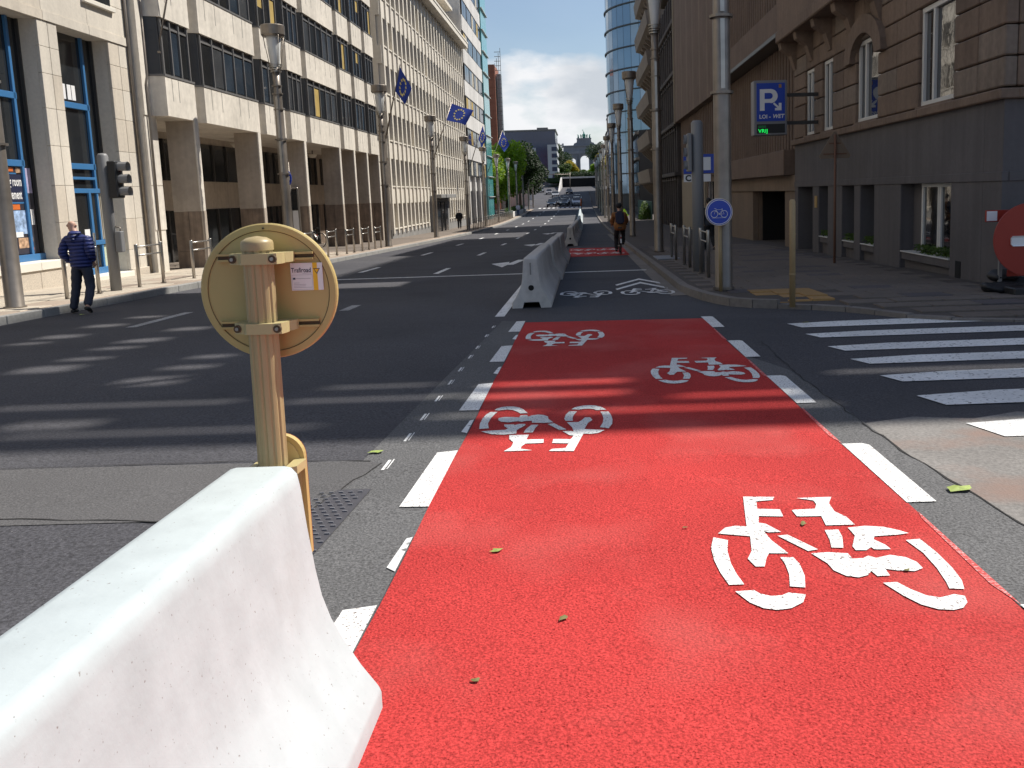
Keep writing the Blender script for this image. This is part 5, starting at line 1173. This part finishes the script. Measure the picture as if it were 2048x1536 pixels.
for z in (1.426, 1.205):
    hw = math.sqrt(max(0, (DR - .03) ** 2 - (z - DC.z) ** 2))
    box(dsk, 'channel', SIGN, DC.x - hw, DC.x + hw, 2.922, 2.939, z - .013, z - .006); box(dsk, 'channel', SIGN, DC.x - hw, DC.x + hw, 2.922, 2.939, z + .006, z + .013); box(dsk, 'channel_slot', GRV, DC.x - hw, DC.x + hw, 2.933, 2.9385, z - .006, z + .006)
    c = pc(z); cl_ = MB(); pts = []
    cl_.prism([(c.x - .082, 2.84), (c.x - .05, 2.826), (c.x - .035, 2.808), (c.x + .045, 2.803), (c.x + .075, 2.812), (c.x + .083, 2.84), (c.x + .083, 2.868), (c.x + .05, 2.868), (c.x + .045, 2.83), (c.x - .03, 2.83), (c.x - .05, 2.868), (c.x - .082, 2.868)], z - .017, z + .017)
    clamp = cl_.obj('clamp', CLAMP, sg)
    cl2 = MB(); cl2.prism([(c.x - .082, 2.87), (c.x + .083, 2.87), (c.x + .095, 2.90), (c.x + .095, 2.925), (c.x - .082, 2.925)], z - .016, z + .016); cl2.obj('clamp_back', CLAMP, sg)
    for x, y in ((c.x - .070, 2.825), (c.x + .064, 2.8)):
        MB().lathe([(0, -.004), (.0055, -.004), (.0055, .03), (0, .03)], (x, y, z), 10, False, 'y').obj('bolt', STEEL, clamp); MB().lathe([(.006, 0), (.0125, -.001), (.0125, .01)], (x, y + .003, z), 14, False, 'y').obj('washer_recess', GRV, clamp)
box(dsk, 'rivet', GRV, DC.x - .004, DC.x + .002, 2.930, 2.936, 1.515, 1.521)
sk = thing('maker_sticker', 'white sticker with the word Trafiroad and a yellow stripe on the beige disc', 'sticker', (-.91, 2.93, 1.36))
sx0, sz0, sw, sh_ = -.963, 1.312, .104, .090; ys_ = 2.9345
box(sk, 'sheet', SWHITE, sx0, sx0 + sw, ys_ - .001, ys_ + .0002, sz0, sz0 + sh_)
def sp(name, mat, x0, x1, z0, z1, k=1): return box(sk, name, mat, sx0 + x0, sx0 + x1, ys_ - .001 - .0004 * k, ys_ - .0009 - .0002 * k, sz0 + z0, sz0 + z1)
sp('yellow_stripe', YEL, .072, .087, 0, sh_); fr = M('frame_grey', (.45, .45, .47), .5, ba=0)
sp('frame_line', fr, .003, .070, .0505, .0515); sp('frame_line', fr, .003, .070, .0025, .0035); sp('frame_line', fr, .003, .004, .0035, .0505); sp('frame_line', fr, .069, .070, .0035, .0505)
sp('small_print', INK, .006, .014, .036, .042); sp('small_print', fr, .016, .064, .038, .040)
for k in range(4): sp('small_print', fr, .008, .026 + .012 * (k % 2) + .01 * k, .024 - k * .005, .0255 - k * .005)
text(sk, 'lettering', 'Trafiroad', .0215, INK, (sx0 + .002, ys_ - .0012, sz0 + .0595), (1, 0, 0), (0, 0, 1), .0004, .0003, sx=.80)
sp('small_print', fr, .038, .070, .0555, .0570)
q = MB(); yk = ys_ - .0018
o3 = [(sx0 + .0745, sz0 + .0715), (sx0 + .0965, sz0 + .0715), (sx0 + .0855, sz0 + .0525)]; i3 = [(sx0 + .0780, sz0 + .0695), (sx0 + .0930, sz0 + .0695), (sx0 + .0855, sz0 + .0565)]
q.add([(x, yk, z) for x, z in o3], [(0, 1, 2)]); q.obj('triangle_outline', INK, sk, fix=False)
q = MB(); q.add([(x, yk - .0004, z) for x, z in i3], [(0, 1, 2)]); q.obj('triangle_fill', YEL, sk, fix=False)
# lower delineator plate on the same post
pcx = -1.042; pts = [(pcx - .078, .40), (pcx + .078, .40)] + [(pcx + .078 * math.cos(a), .752 + .078 * math.sin(a)) for a in [math.pi * k / 16 for k in range(17)]]
pts = [(pcx - .078, .412), (pcx - .066, .40), (pcx + .066, .40), (pcx + .078, .412)] + pts[2:]
q = MB(); q.prism(pts, 2.925, 2.950, 'y'); dp = q.obj('delineator_plate', SIGN, sg)
ip = [(pcx + (x - pcx) * .82, .59 + (z - .59) * .93) for x, z in pts]
q = MB(); q.prism(ip, 2.921, 2.925, 'y'); q.obj('plate_panel', M('panel_beige', (.53, .42, .20), .5, ba=.04), dp)
q = MB(); q.prism([(x, z) for x, z in pts], 2.951, 2.953, 'y'); q.obj('front_face', SRED, dp)
z = .735; c = pc(z); q = MB(); q.prism([(c.x - .07, 2.825), (c.x - .03, 2.808), (c.x + .04, 2.808), (c.x + .085, 2.835), (c.x + .09, 2.92), (c.x + .05, 2.92), (c.x + .05, 2.83), (c.x - .05, 2.83), (c.x - .05, 2.92), (c.x - .07, 2.92)], z - .015, z + .012); q.obj('clamp', CLAMP, sg)

# ------------------------------------------------------------------ cars
def car(label, x, y, paint, away=False, suv=False, yaw=0.0):
    t = thing('car', label, 'car', (x, y, zr(y)), yaw + (math.pi if away else 0), 'cars on the far road')
    sl = (zr(y + 2) - zr(y - 2)) / 4; t.rotation_euler.x = math.atan(sl) * (-1 if away else 1)
    k = 1.12 if suv else 1.0; pm = M('car_paint_%d' % len(MATS), paint, .25, .3, ba=0, spec=.6)
    side = [(-2.15, .32), (-2.18, .55), (-2.05, .74), (-1.2, .92 * k), (1.85, .98 * k), (2.1, .9 * k), (2.15, .4), (1.8, .26), (-1.8, .26)]
    q = MB(); m = len(side); vs = []
    for s, w_, in ((-1, .80), (-1, .89), (1, .89), (1, .80)):
        for (yy_, zz_) in side: vs.append((s * (w_ if abs(yy_) < 2.0 else w_ - .12), yy_ * (1 if w_ > .85 else .98), zz_ + (0 if w_ > .85 else (.0 if zz_ < .5 else .015))))
    fs = [list(range(m))]; 
    for g in range(3):
        for i in range(m): j = (i + 1) % m; fs.append((g * m + i, g * m + j, (g + 1) * m + j, (g + 1) * m + i))
    fs.append([3 * m + i for i in range(m)][::-1]); q.add(vs, fs); q.obj('body', pm, t)
    gh = [(-1.15, .93 * k, .76), (-.35, 1.42 * k, .60), (1.25, 1.45 * k, .60), (1.95, 1.0 * k, .74)]
    q = MB(); q.add([(s * w_, yy_, zz_) for yy_, zz_, w_ in gh for s in (-1, 1)], [(0, 1, 3, 2), (4, 5, 7, 6), (0, 2, 4, 6), (1, 7, 5, 3)]); q.obj('windows', GLASS, t)
    q = MB(); q.box(-.59, .59, -.38, 1.28, 1.415 * k, 1.465 * k); q.obj('roof', pm, t)
    for s in (-1, 1):
        for yy_ in (-1.35, 1.35):
            wq = MB().lathe([(0, -.1), (.33, -.1), (.33, .1), (0, .1)], (s * .80, yy_, .33), 18, False, 'x').obj('wheel', TYRE, t); MB().lathe([(0, 0), (.2, 0)], (s * .905, yy_, .33), 14, False, 'x').obj('rim', STEEL, wq)
        box(t, 'headlight', SWHITE, s * .62 - .17, s * .62 + .17, -2.19, -2.0, .60, .74, .02); box(t, 'mirror', pm, s * .98 - .09, s * .98 + .09, -.75, -.6, .95 * k, 1.08 * k, .02)
        box(t, 'tail_light', SRED, s * .68 - .12, s * .68 + .12, 2.05, 2.16, .68, .86, .02)
    box(t, 'grille', BLACK, -.42, .42, -2.205, -2.1, .42, .64, .01); box(t, 'number_plate', SWHITE, -.25, .25, -2.22, -2.2, .38, .48)
    return t
car('dark blue car at the front left of the waiting queue', -6.0, 174, (.02, .035, .06)); car('grey saloon at the front of the middle lane', -3.7, 176.5, (.10, .115, .13)); car('pale silver car at the front of the right lane', -1.25, 177, (.40, .43, .47), suv=True)
car('dark car second in the left lane', -5.6, 182, (.03, .04, .05)); car('black car third in the left lane', -5.3, 189.5, (.02, .022, .025)); car('grey van like car second in the middle lane', -3.5, 184, (.12, .14, .17), suv=True); car('dark car second in the right lane', -1.2, 185, (.05, .055, .06)); car('black car third in the right lane', -1.1, 193, (.015, .016, .02), suv=True)
car('white car driving down the far slope', -6.8, 228, (.5, .52, .54)); car('grey car higher up the far slope on the left', -9.0, 246, (.28, .27, .27)); car('black car coming out of the dip by the tunnel', -3.6, 246, (.012, .012, .016)); car('parked grey car near the gantry', -12, 262, (.2, .21, .22)); car('parked white car near the gantry', -14.5, 268, (.55, .55, .55))
# ------------------------------------------------------------------ people
def skin(name, chains, mat, parent, sub=2, disp=None, smooth=True):
    key = {}; vs = []; es = []; rad = []
    for ch in chains:
        prev = None
        for p in ch:
            k = (round(p[0], 3), round(p[1], 3), round(p[2], 3))
            if k not in key: key[k] = len(vs); vs.append(k); rad.append((p[3], p[4] if len(p) > 4 else p[3]))
            if prev is not None and prev != key[k]: es.append((prev, key[k]))
            prev = key[k]
    me = bpy.data.meshes.new('tmp'); me.from_pydata(vs, es, []); o = bpy.data.objects.new('tmp', me); COL.objects.link(o)
    sm = o.modifiers.new('skin', 'SKIN'); sm.branch_smoothing = .6; sm.use_smooth_shade = True
    for i, sv in enumerate(me.skin_vertices[0].data): sv.radius = rad[i]; sv.use_root = (i == 0)
    ss = o.modifiers.new('sub', 'SUBSURF'); ss.levels = sub; ss.render_levels = sub
    dg = bpy.context.evaluated_depsgraph_get(); dg.update()
    m2 = bpy.data.meshes.new_from_object(o.evaluated_get(dg)); bpy.data.objects.remove(o); bpy.data.meshes.remove(me)
    m2.materials.clear(); m2.materials.append(mat); m2.name = name; m2.polygons.foreach_set('use_smooth', [True] * len(m2.polygons)); m2.polygons.foreach_set('material_index', [0] * len(m2.polygons))
    if disp:
        nn = [v.normal.copy() for v in m2.vertices]
        for v, n_ in zip(m2.vertices, nn): v.co += n_ * disp(v.co)
    m2.update(); r = bpy.data.objects.new(name, m2); return link(r, parent)
def head(parent, c, mat, hairmat, r=.1, bald=False, helmet=False, yaw=0):
    bm = bmesh.new(); bmesh.ops.create_icosphere(bm, subdivisions=3, radius=1)
    for v in bm.verts:
        p = v.co; f = max(0, p.y); x, y, z = p.x * .078, p.y * .098, p.z * .118
        if z < -.02: x *= 1 - .25 * min(1, (-z - .02) / .09); 
        if p.y > .85 and -.25 < p.z < .1: y += .018 * (1 - abs(p.x) * 3 if abs(p.x) < .33 else 0)
        v.co = Vector((x, y, z))
    bmesh.ops.rotate(bm, cent=(0, 0, 0), matrix=Matrix.Rotation(yaw, 3, 'Z'), verts=bm.verts); bmesh.ops.translate(bm, vec=c, verts=bm.verts)
    return bm
def person(label, x, y, zoff, rotz, J, top, topdisp, trousers, hair, group=None, sub=2):
    t = thing('person', label, 'person', (x, y, zr(y) + zoff), rotz, group)
    # body: one continuous surface
    hip, chest, neck, hd = Vector(J['hip']), Vector(J['chest']), Vector(J['neck']), Vector(J['head']); mid = hip.lerp(chest, .5)
    def V(p, *r): return (p[0], p[1], p[2], *r)
    spine = [V(hip, .14, .10), V(mid, .13, .10), V(chest, .155, .105), V(neck, .055), V(hd - Vector((0, 0, .05)), .07, .075), V(hd + Vector((0, 0, .03)), .075, .088), V(hd + Vector((0, -.0, .095)), .045, .055)]
    ch = [spine]
    for s in ('l', 'r'):
        sh_, el, wr = (Vector(J[s + k]) for k in ('sh', 'el', 'wr')); hp, kn, an, to = (Vector(J[s + k]) for k in ('hp', 'kn', 'an', 'to'))
        hnd = wr + (wr - el).normalized() * .09
        ch.append([V(chest, .155, .105), V(sh_, .055), V(el, .042), V(wr, .030), V(hnd, .036, .018)])
        for f in range(5):
            d = (wr - el).normalized(); lat = d.orthogonal().normalized(); o_ = lat * (f - 2) * .018
            b_ = hnd + o_ * .9; tip = b_ + d * (.075 - abs(f - 2) * .01) + Vector((0, 0, -.012))
            if f == 0: b_ = wr + d * .04 + lat * -.03; tip = b_ + d * .05 + lat * -.02
            ch.append([V(hnd, .036, .018), V(b_.lerp(tip, .5), .0095), V(tip, .008)])
        ch.append([V(hip, .14, .10), V(hp, .085), V(kn, .055), V(an, .040), V(to, .035, .025)])
    skin('body', ch, SKIN, t, 2)
    # clothing over it
    jt = [[V(hip + Vector((0, 0, -.13)), .20, .155), V(hip + Vector((0, 0, .02)), .215, .165), V(mid, .215, .16), V(chest, .225, .16), V(neck + Vector((0, -.02, -.03)), .085, .085)]]
    for s in ('l', 'r'):
        sh_, el, wr = (Vector(J[s + k]) for k in ('sh', 'el', 'wr')); jt.append([V(chest, .225, .16), V(sh_, .105), V(el, .082), V(wr, .062)])
    skin('jacket', jt, top, t, 3, topdisp)
    for s in ('l', 'r'): pass
    tr_ = [[V(hip + Vector((0, 0, .10)), .165, .13), V(hip, .175, .14)]]
    for s in ('l', 'r'):
        hp, kn, an = (Vector(J[s + k]) for k in ('hp', 'kn', 'an')); tr_.append([V(hip, .175, .14), V(hp, .115), V(kn, .085), V(an + Vector((0, 0, -.02)), .074)])
    skin('trousers', tr_, trousers, t, 2, lambda c: .004 * math.sin(c.z * 45 + c.x * 20))
    for s in ('l', 'r'):
        an, to = Vector(J[s + 'an']), Vector(J[s + 'to']); d = to - an; heel = an - Vector((d.x, d.y, 0)).normalized() * .055 + Vector((0, 0, -.035))
        skin('shoe', [[V(heel, .042, .035), V(an.lerp(to, .3) + Vector((0, 0, -.02)), .048, .042), V(an.lerp(to, .8) , .048, .03), V(to + d.normalized() * .03, .03, .022)]], SHOE, t, 2)
    if hair:
        bm = bmesh.new(); bmesh.ops.create_icosphere(bm, subdivisions=3, radius=1)
        for v in bm.verts: v.co = Vector((v.co.x * .088, v.co.y * .105 - .012, v.co.z * .115 + .02 if v.co.z > -.3 else v.co.z * .08))
        geom = [v for v in bm.verts if v.co.y > .05 and v.co.z < .06]; bmesh.ops.delete(bm, geom=geom, context='VERTS'); bmesh.ops.translate(bm, vec=hd + Vector((0, 0, .02)), verts=bm.verts)
        me = bpy.data.meshes.new('hair'); bm.to_mesh(me); bm.free(); me.materials.append(hair); me.polygons.foreach_set('use_smooth', [True] * len(me.polygons)); link(bpy.data.objects.new('hair', me), t)
    for s in (-1, 1):
        q = MB().lathe([(0, -.006), (.018, -.004), (.024, .004), (.0, .006)], (hd.x + s * .082, hd.y - .005, hd.z + .01), 10, True, 'x'); o = q.obj('ear', SKIN, t)
    return t
man = dict(hip=(.06, 0, .93), chest=(.03, .03, 1.33), neck=(-.03, .06, 1.48), head=(-.095, .10, 1.60),
           lsh=(-.17, .03, 1.37), lel=(-.245, -.06, 1.10), lwr=(-.15, .10, .95), rsh=(.205, .02, 1.37), rel=(.285, -.08, 1.12), rwr=(.23, .09, .96),
           lhp=(-.03, 0, .86), lkn=(-.115, .06, .47), lan=(-.19, .02, .085), lto=(-.20, .16, .035), rhp=(.15, 0, .86), rkn=(.175, .02, .48), ran=(.225, -.26, .17), rto=(.235, -.17, .05))
mn = person('bald man walking away in a navy quilted jacket and dark trousers', -9.25, 16.45, 0, .0, man, NAVY, lambda c: .012 * (abs(math.sin(c.z * 38)) ** .6) - .006 if abs(c.x - .04) < .24 else .008 * abs(math.sin(c.z * 38)), JEANS, None)
skin('hood', [[(-.13, .02, 1.46, .055), (-.05, -.07, 1.45, .07), (.05, -.06, 1.47, .07), (.11, .03, 1.46, .055)], [(-.05, -.07, 1.45, .07), (-.02, -.11, 1.40, .06), (.02, -.12, 1.33, .04)]], NAVY, mn, 2)
walk = dict(hip=(0, 0, .93), chest=(0, .02, 1.33), neck=(0, .03, 1.48), head=(0, .05, 1.60), lsh=(-.2, .02, 1.37), lel=(-.25, -.08, 1.10), lwr=(-.23, .02, .86), rsh=(.2, .02, 1.37), rel=(.25, .02, 1.10), rwr=(.22, .14, .88),
            lhp=(-.09, 0, .86), lkn=(-.1, .12, .48), lan=(-.1, .18, .09), lto=(-.1, .31, .05), rhp=(.09, 0, .86), rkn=(.1, .02, .47), ran=(.1, -.26, .15), rto=(.1, -.17, .05))
person('distant walker in black coat and grey hair by the stone entrance', -11.0, 80, .16, .1, walk, CLOTHK, None, CLOTHK, M('grey_hair', (.4, .38, .36), .8, ba=.1))
person('walker in dark clothes with pale shoes behind the right railings', 4.2, 30.0, .13, .2, walk, M('slate_jacket', (.045, .05, .065), .85, ba=.1), None, CLOTHK, HAIR)
person('tiny distant figure in a pale top near the park wall', -9.2, 128, .14, .0, walk, M('pale_top', (.55, .5, .6), .8, ba=.1), None, M('blue_trousers', (.10, .13, .25), .8, ba=.1), HAIR)
# cyclist and bicycle
cyc = dict(hip=(0, -.18, .98), chest=(0, .05, 1.40), neck=(0, .12, 1.54), head=(0, .17, 1.67), lsh=(-.2, .06, 1.43), lel=(-.25, .18, 1.20), lwr=(-.26, .42, 1.06), rsh=(.2, .06, 1.43), rel=(.26, .18, 1.20), rwr=(.26, .42, 1.06),
           lhp=(-.1, -.16, .92), lkn=(-.13, .16, .58), lan=(-.13, .0, .17), lto=(-.13, .13, .10), rhp=(.1, -.16, .92), rkn=(.12, .24, .74), ran=(.12, .05, .40), rto=(.12, .18, .34))
cy = person('cyclist riding away in an ochre coat with a navy backpack', 1.29, 32.2, 0, 0, cyc, OCHRE, lambda c: .01 * math.sin(c.z * 20 + c.x * 9) + (.03 if c.z < 1.12 and abs(c.x) < .25 else 0), CLOTHK, HAIR)
hb = MB(); hb.lathe([(.098, 0), (.108, .03), (.10, .09), (.06, .135), (0, .145)], (0, .15, 1.68), 18); hb.obj('cap', CLOTHK, cy)
bp = thing('backpack', 'navy backpack worn by the cyclist', 'backpack', (1.29, 32.0, zr(32) + 1.25), 0)
bm = bmesh.new(); bmesh.ops.create_cube(bm, size=1); bmesh.ops.scale(bm, vec=(.31, .17, .46), verts=bm.verts); bmesh.ops.bevel(bm, geom=bm.edges[:], offset=.06, segments=3, affect='EDGES'); me = bpy.data.meshes.new('bag'); bm.to_mesh(me); bm.free(); me.materials.append(PACK); o = bpy.data.objects.new('bag', me); o.location = (0, -.11, .06); o.rotation_euler.x = -.35; link(o, bp)
bm = bmesh.new(); bmesh.ops.create_cube(bm, size=1); bmesh.ops.scale(bm, vec=(.24, .06, .20), verts=bm.verts); bmesh.ops.bevel(bm, geom=bm.edges[:], offset=.025, segments=2, affect='EDGES'); me = bpy.data.meshes.new('front_pocket'); bm.to_mesh(me); bm.free(); me.materials.append(PACK); o = bpy.data.objects.new('front_pocket', me); o.location = (0, -.21, -.06); o.rotation_euler.x = -.35; link(o, bp)
def bicycle(label, x, y, z, rz, group=None):
    t = thing('bicycle', label, 'bicycle', (x, y, z), rz, group)
    for yy_ in (-.52, .55):
        wh = MB().tube([(0, yy_ + .34 * math.cos(a), .36 + .34 * math.sin(a)) for a in [2 * math.pi * k / 28 for k in range(29)]], .019, 6, False).obj('wheel', TYRE, t)
        q = MB()
        for k in range(8): a = math.pi * k / 8; q.tube([(0, yy_ + .33 * math.cos(a), .36 + .33 * math.sin(a)), (0, yy_ - .33 * math.cos(a), .36 - .33 * math.sin(a))], .0025, 4, False)
        q.obj('spokes', STEEL, wh)
        q = MB(); vs = []
        for k in range(9):
            a = R(20) + R(130) * k / 8; vs += [(-.03, yy_ + .385 * math.cos(a), .36 + .385 * math.sin(a)), (.03, yy_ + .385 * math.cos(a), .36 + .385 * math.sin(a))]
        q.add(vs, [(2 * k, 2 * k + 1, 2 * k + 3, 2 * k + 2) for k in range(8)]); q.obj('mudguard', STEELD, t, fix=False)
    q = MB()
    for a, c_ in (((0, -.52, .36), (0, -.08, .30)), ((0, -.08, .30), (0, -.2, .86)), ((0, -.08, .30), (0, .38, .80)), ((0, -.18, .76), (0, .37, .88)), ((0, -.52, .36), (0, -.18, .76)), ((0, .36, .92), (0, .55, .36))): q.tube([a, c_], .017, 7)
    q.obj('frame', M('frame_dark_%d' % len(MATS), (.03, .03, .035), .35, ba=0), t)
    MB().tube([(0, -.2, .84), (0, -.22, .93)], .014, 6).obj('seat_post', STEEL, t); q = MB(); q.prism([(-.07, -.36), (.07, -.36), (.075, -.28), (.025, -.12), (.02, -.06), (-.02, -.06), (-.025, -.12), (-.075, -.28)], .93, .975); q.obj('saddle', BLACK, t)
    MB().tube([(-.31, .36, 1.03), (-.2, .42, 1.04), (0, .40, 1.0), (.2, .42, 1.04), (.31, .36, 1.03)], .013, 6).obj('handlebar', BLACK, t); MB().tube([(0, .36, .9), (0, .40, 1.0)], .014, 6).obj('stem', STEEL, t)
    MB().tube([(-.08, -.08, .30), (.08, -.08, .30)], .02, 8).obj('crank_axle', STEEL, t)
    for s in (-1, 1): q = MB(); q.tube([(s * .07, -.08, .30), (s * .08, .02 if s > 0 else -.12, .30 + s * .14)], .011, 6); q.box(s * .14 - .05, s * .14 + .05, (.02 if s > 0 else -.12) - .04, (.02 if s > 0 else -.12) + .04, .29 + s * .14, .31 + s * .14); q.obj('pedal', BLACK, t)
    box(t, 'rear_light', SRED, -.025, .025, -.93, -.90, .60, .66, .005); box(t, 'rear_reflector_plate', SWHITE, -.025, .025, -.925, -.905, .44, .58, .005)
    return t
bicycle('dark city bicycle ridden by the cyclist in the ochre coat', 1.29, 32.2, zr(32.2), 0)
for i, (x, y, rz) in enumerate(((-13.6, 30.4, .5), (-13.4, 43.4, .9), (-13.3, 44.2, 1.1))): bicycle(['bicycle parked in the first bay of the colonnade', 'left one of two bicycles parked deep in the colonnade', 'right one of two bicycles parked deep in the colonnade'][i], x, y, zr(y) + .19, rz, 'bicycles parked in the colonnade')
# ------------------------------------------------------------------ fallen leaves
LF = M('fallen_leaf', (.30, .38, .09), .7, ns=60, na=.15, big=9, ba=.2); LF2 = M('fallen_leaf_dark', (.16, .15, .05), .8, ba=.2, big=20)
for i, (x, y, s, rz, mt, lab) in enumerate(((-1.46, 5.92, .10, .3, LF, 'crumpled pale green leaf left of the white edge dash'), (-.46, 4.05, .065, .1, LF, 'small square green leaf on the red lane'), (2.02, 4.72, .15, .4, LF, 'large yellow green leaf lying on the crack at right'), (-.13, 3.32, .05, .8, LF2, 'tiny olive leaf on the red lane near the bottom'), (.46, 4.27, .03, .2, LF2, 'tiny dark leaf right of centre on the red lane'), (1.05, 4.27, .05, 1.0, LF2, 'green leaf on the bicycle symbol'), (1.35, 3.66, .035, .4, LF2, 'small olive leaf right of the bicycle symbol'), (-9.1, 16.1, .13, 0, LF, 'yellowish leaf by the left kerb'), (2.95, 11.85, .12, .5, LF2, 'dark leaf on the farthest crosswalk stripe'), (-.42, 2.87, .04, .5, LF2, 'dark brown leaf near the barrier foot'))):
    rnd = random.Random(i); m = MB(); nn = 9; vs = [(0, 0, s * .10)]
    for k in range(nn):
        a = 2 * math.pi * k / nn; r = s * .5 * rnd.uniform(.6, 1.15) * (1 if k % 2 else .78); vs.append((r * math.cos(a) * 1.2, r * math.sin(a) * .75, s * .06 * rnd.random()))
    m.add(vs, [(0, 1 + k, 1 + (k + 1) % nn) for k in range(nn)]); o = m.obj('fallen_leaf', mt, None, fix=False); o.location = (x, y, zr(y) + .014); o.rotation_euler = (0, 0, rz); tag(o, lab, 'leaf', 'fallen leaves')
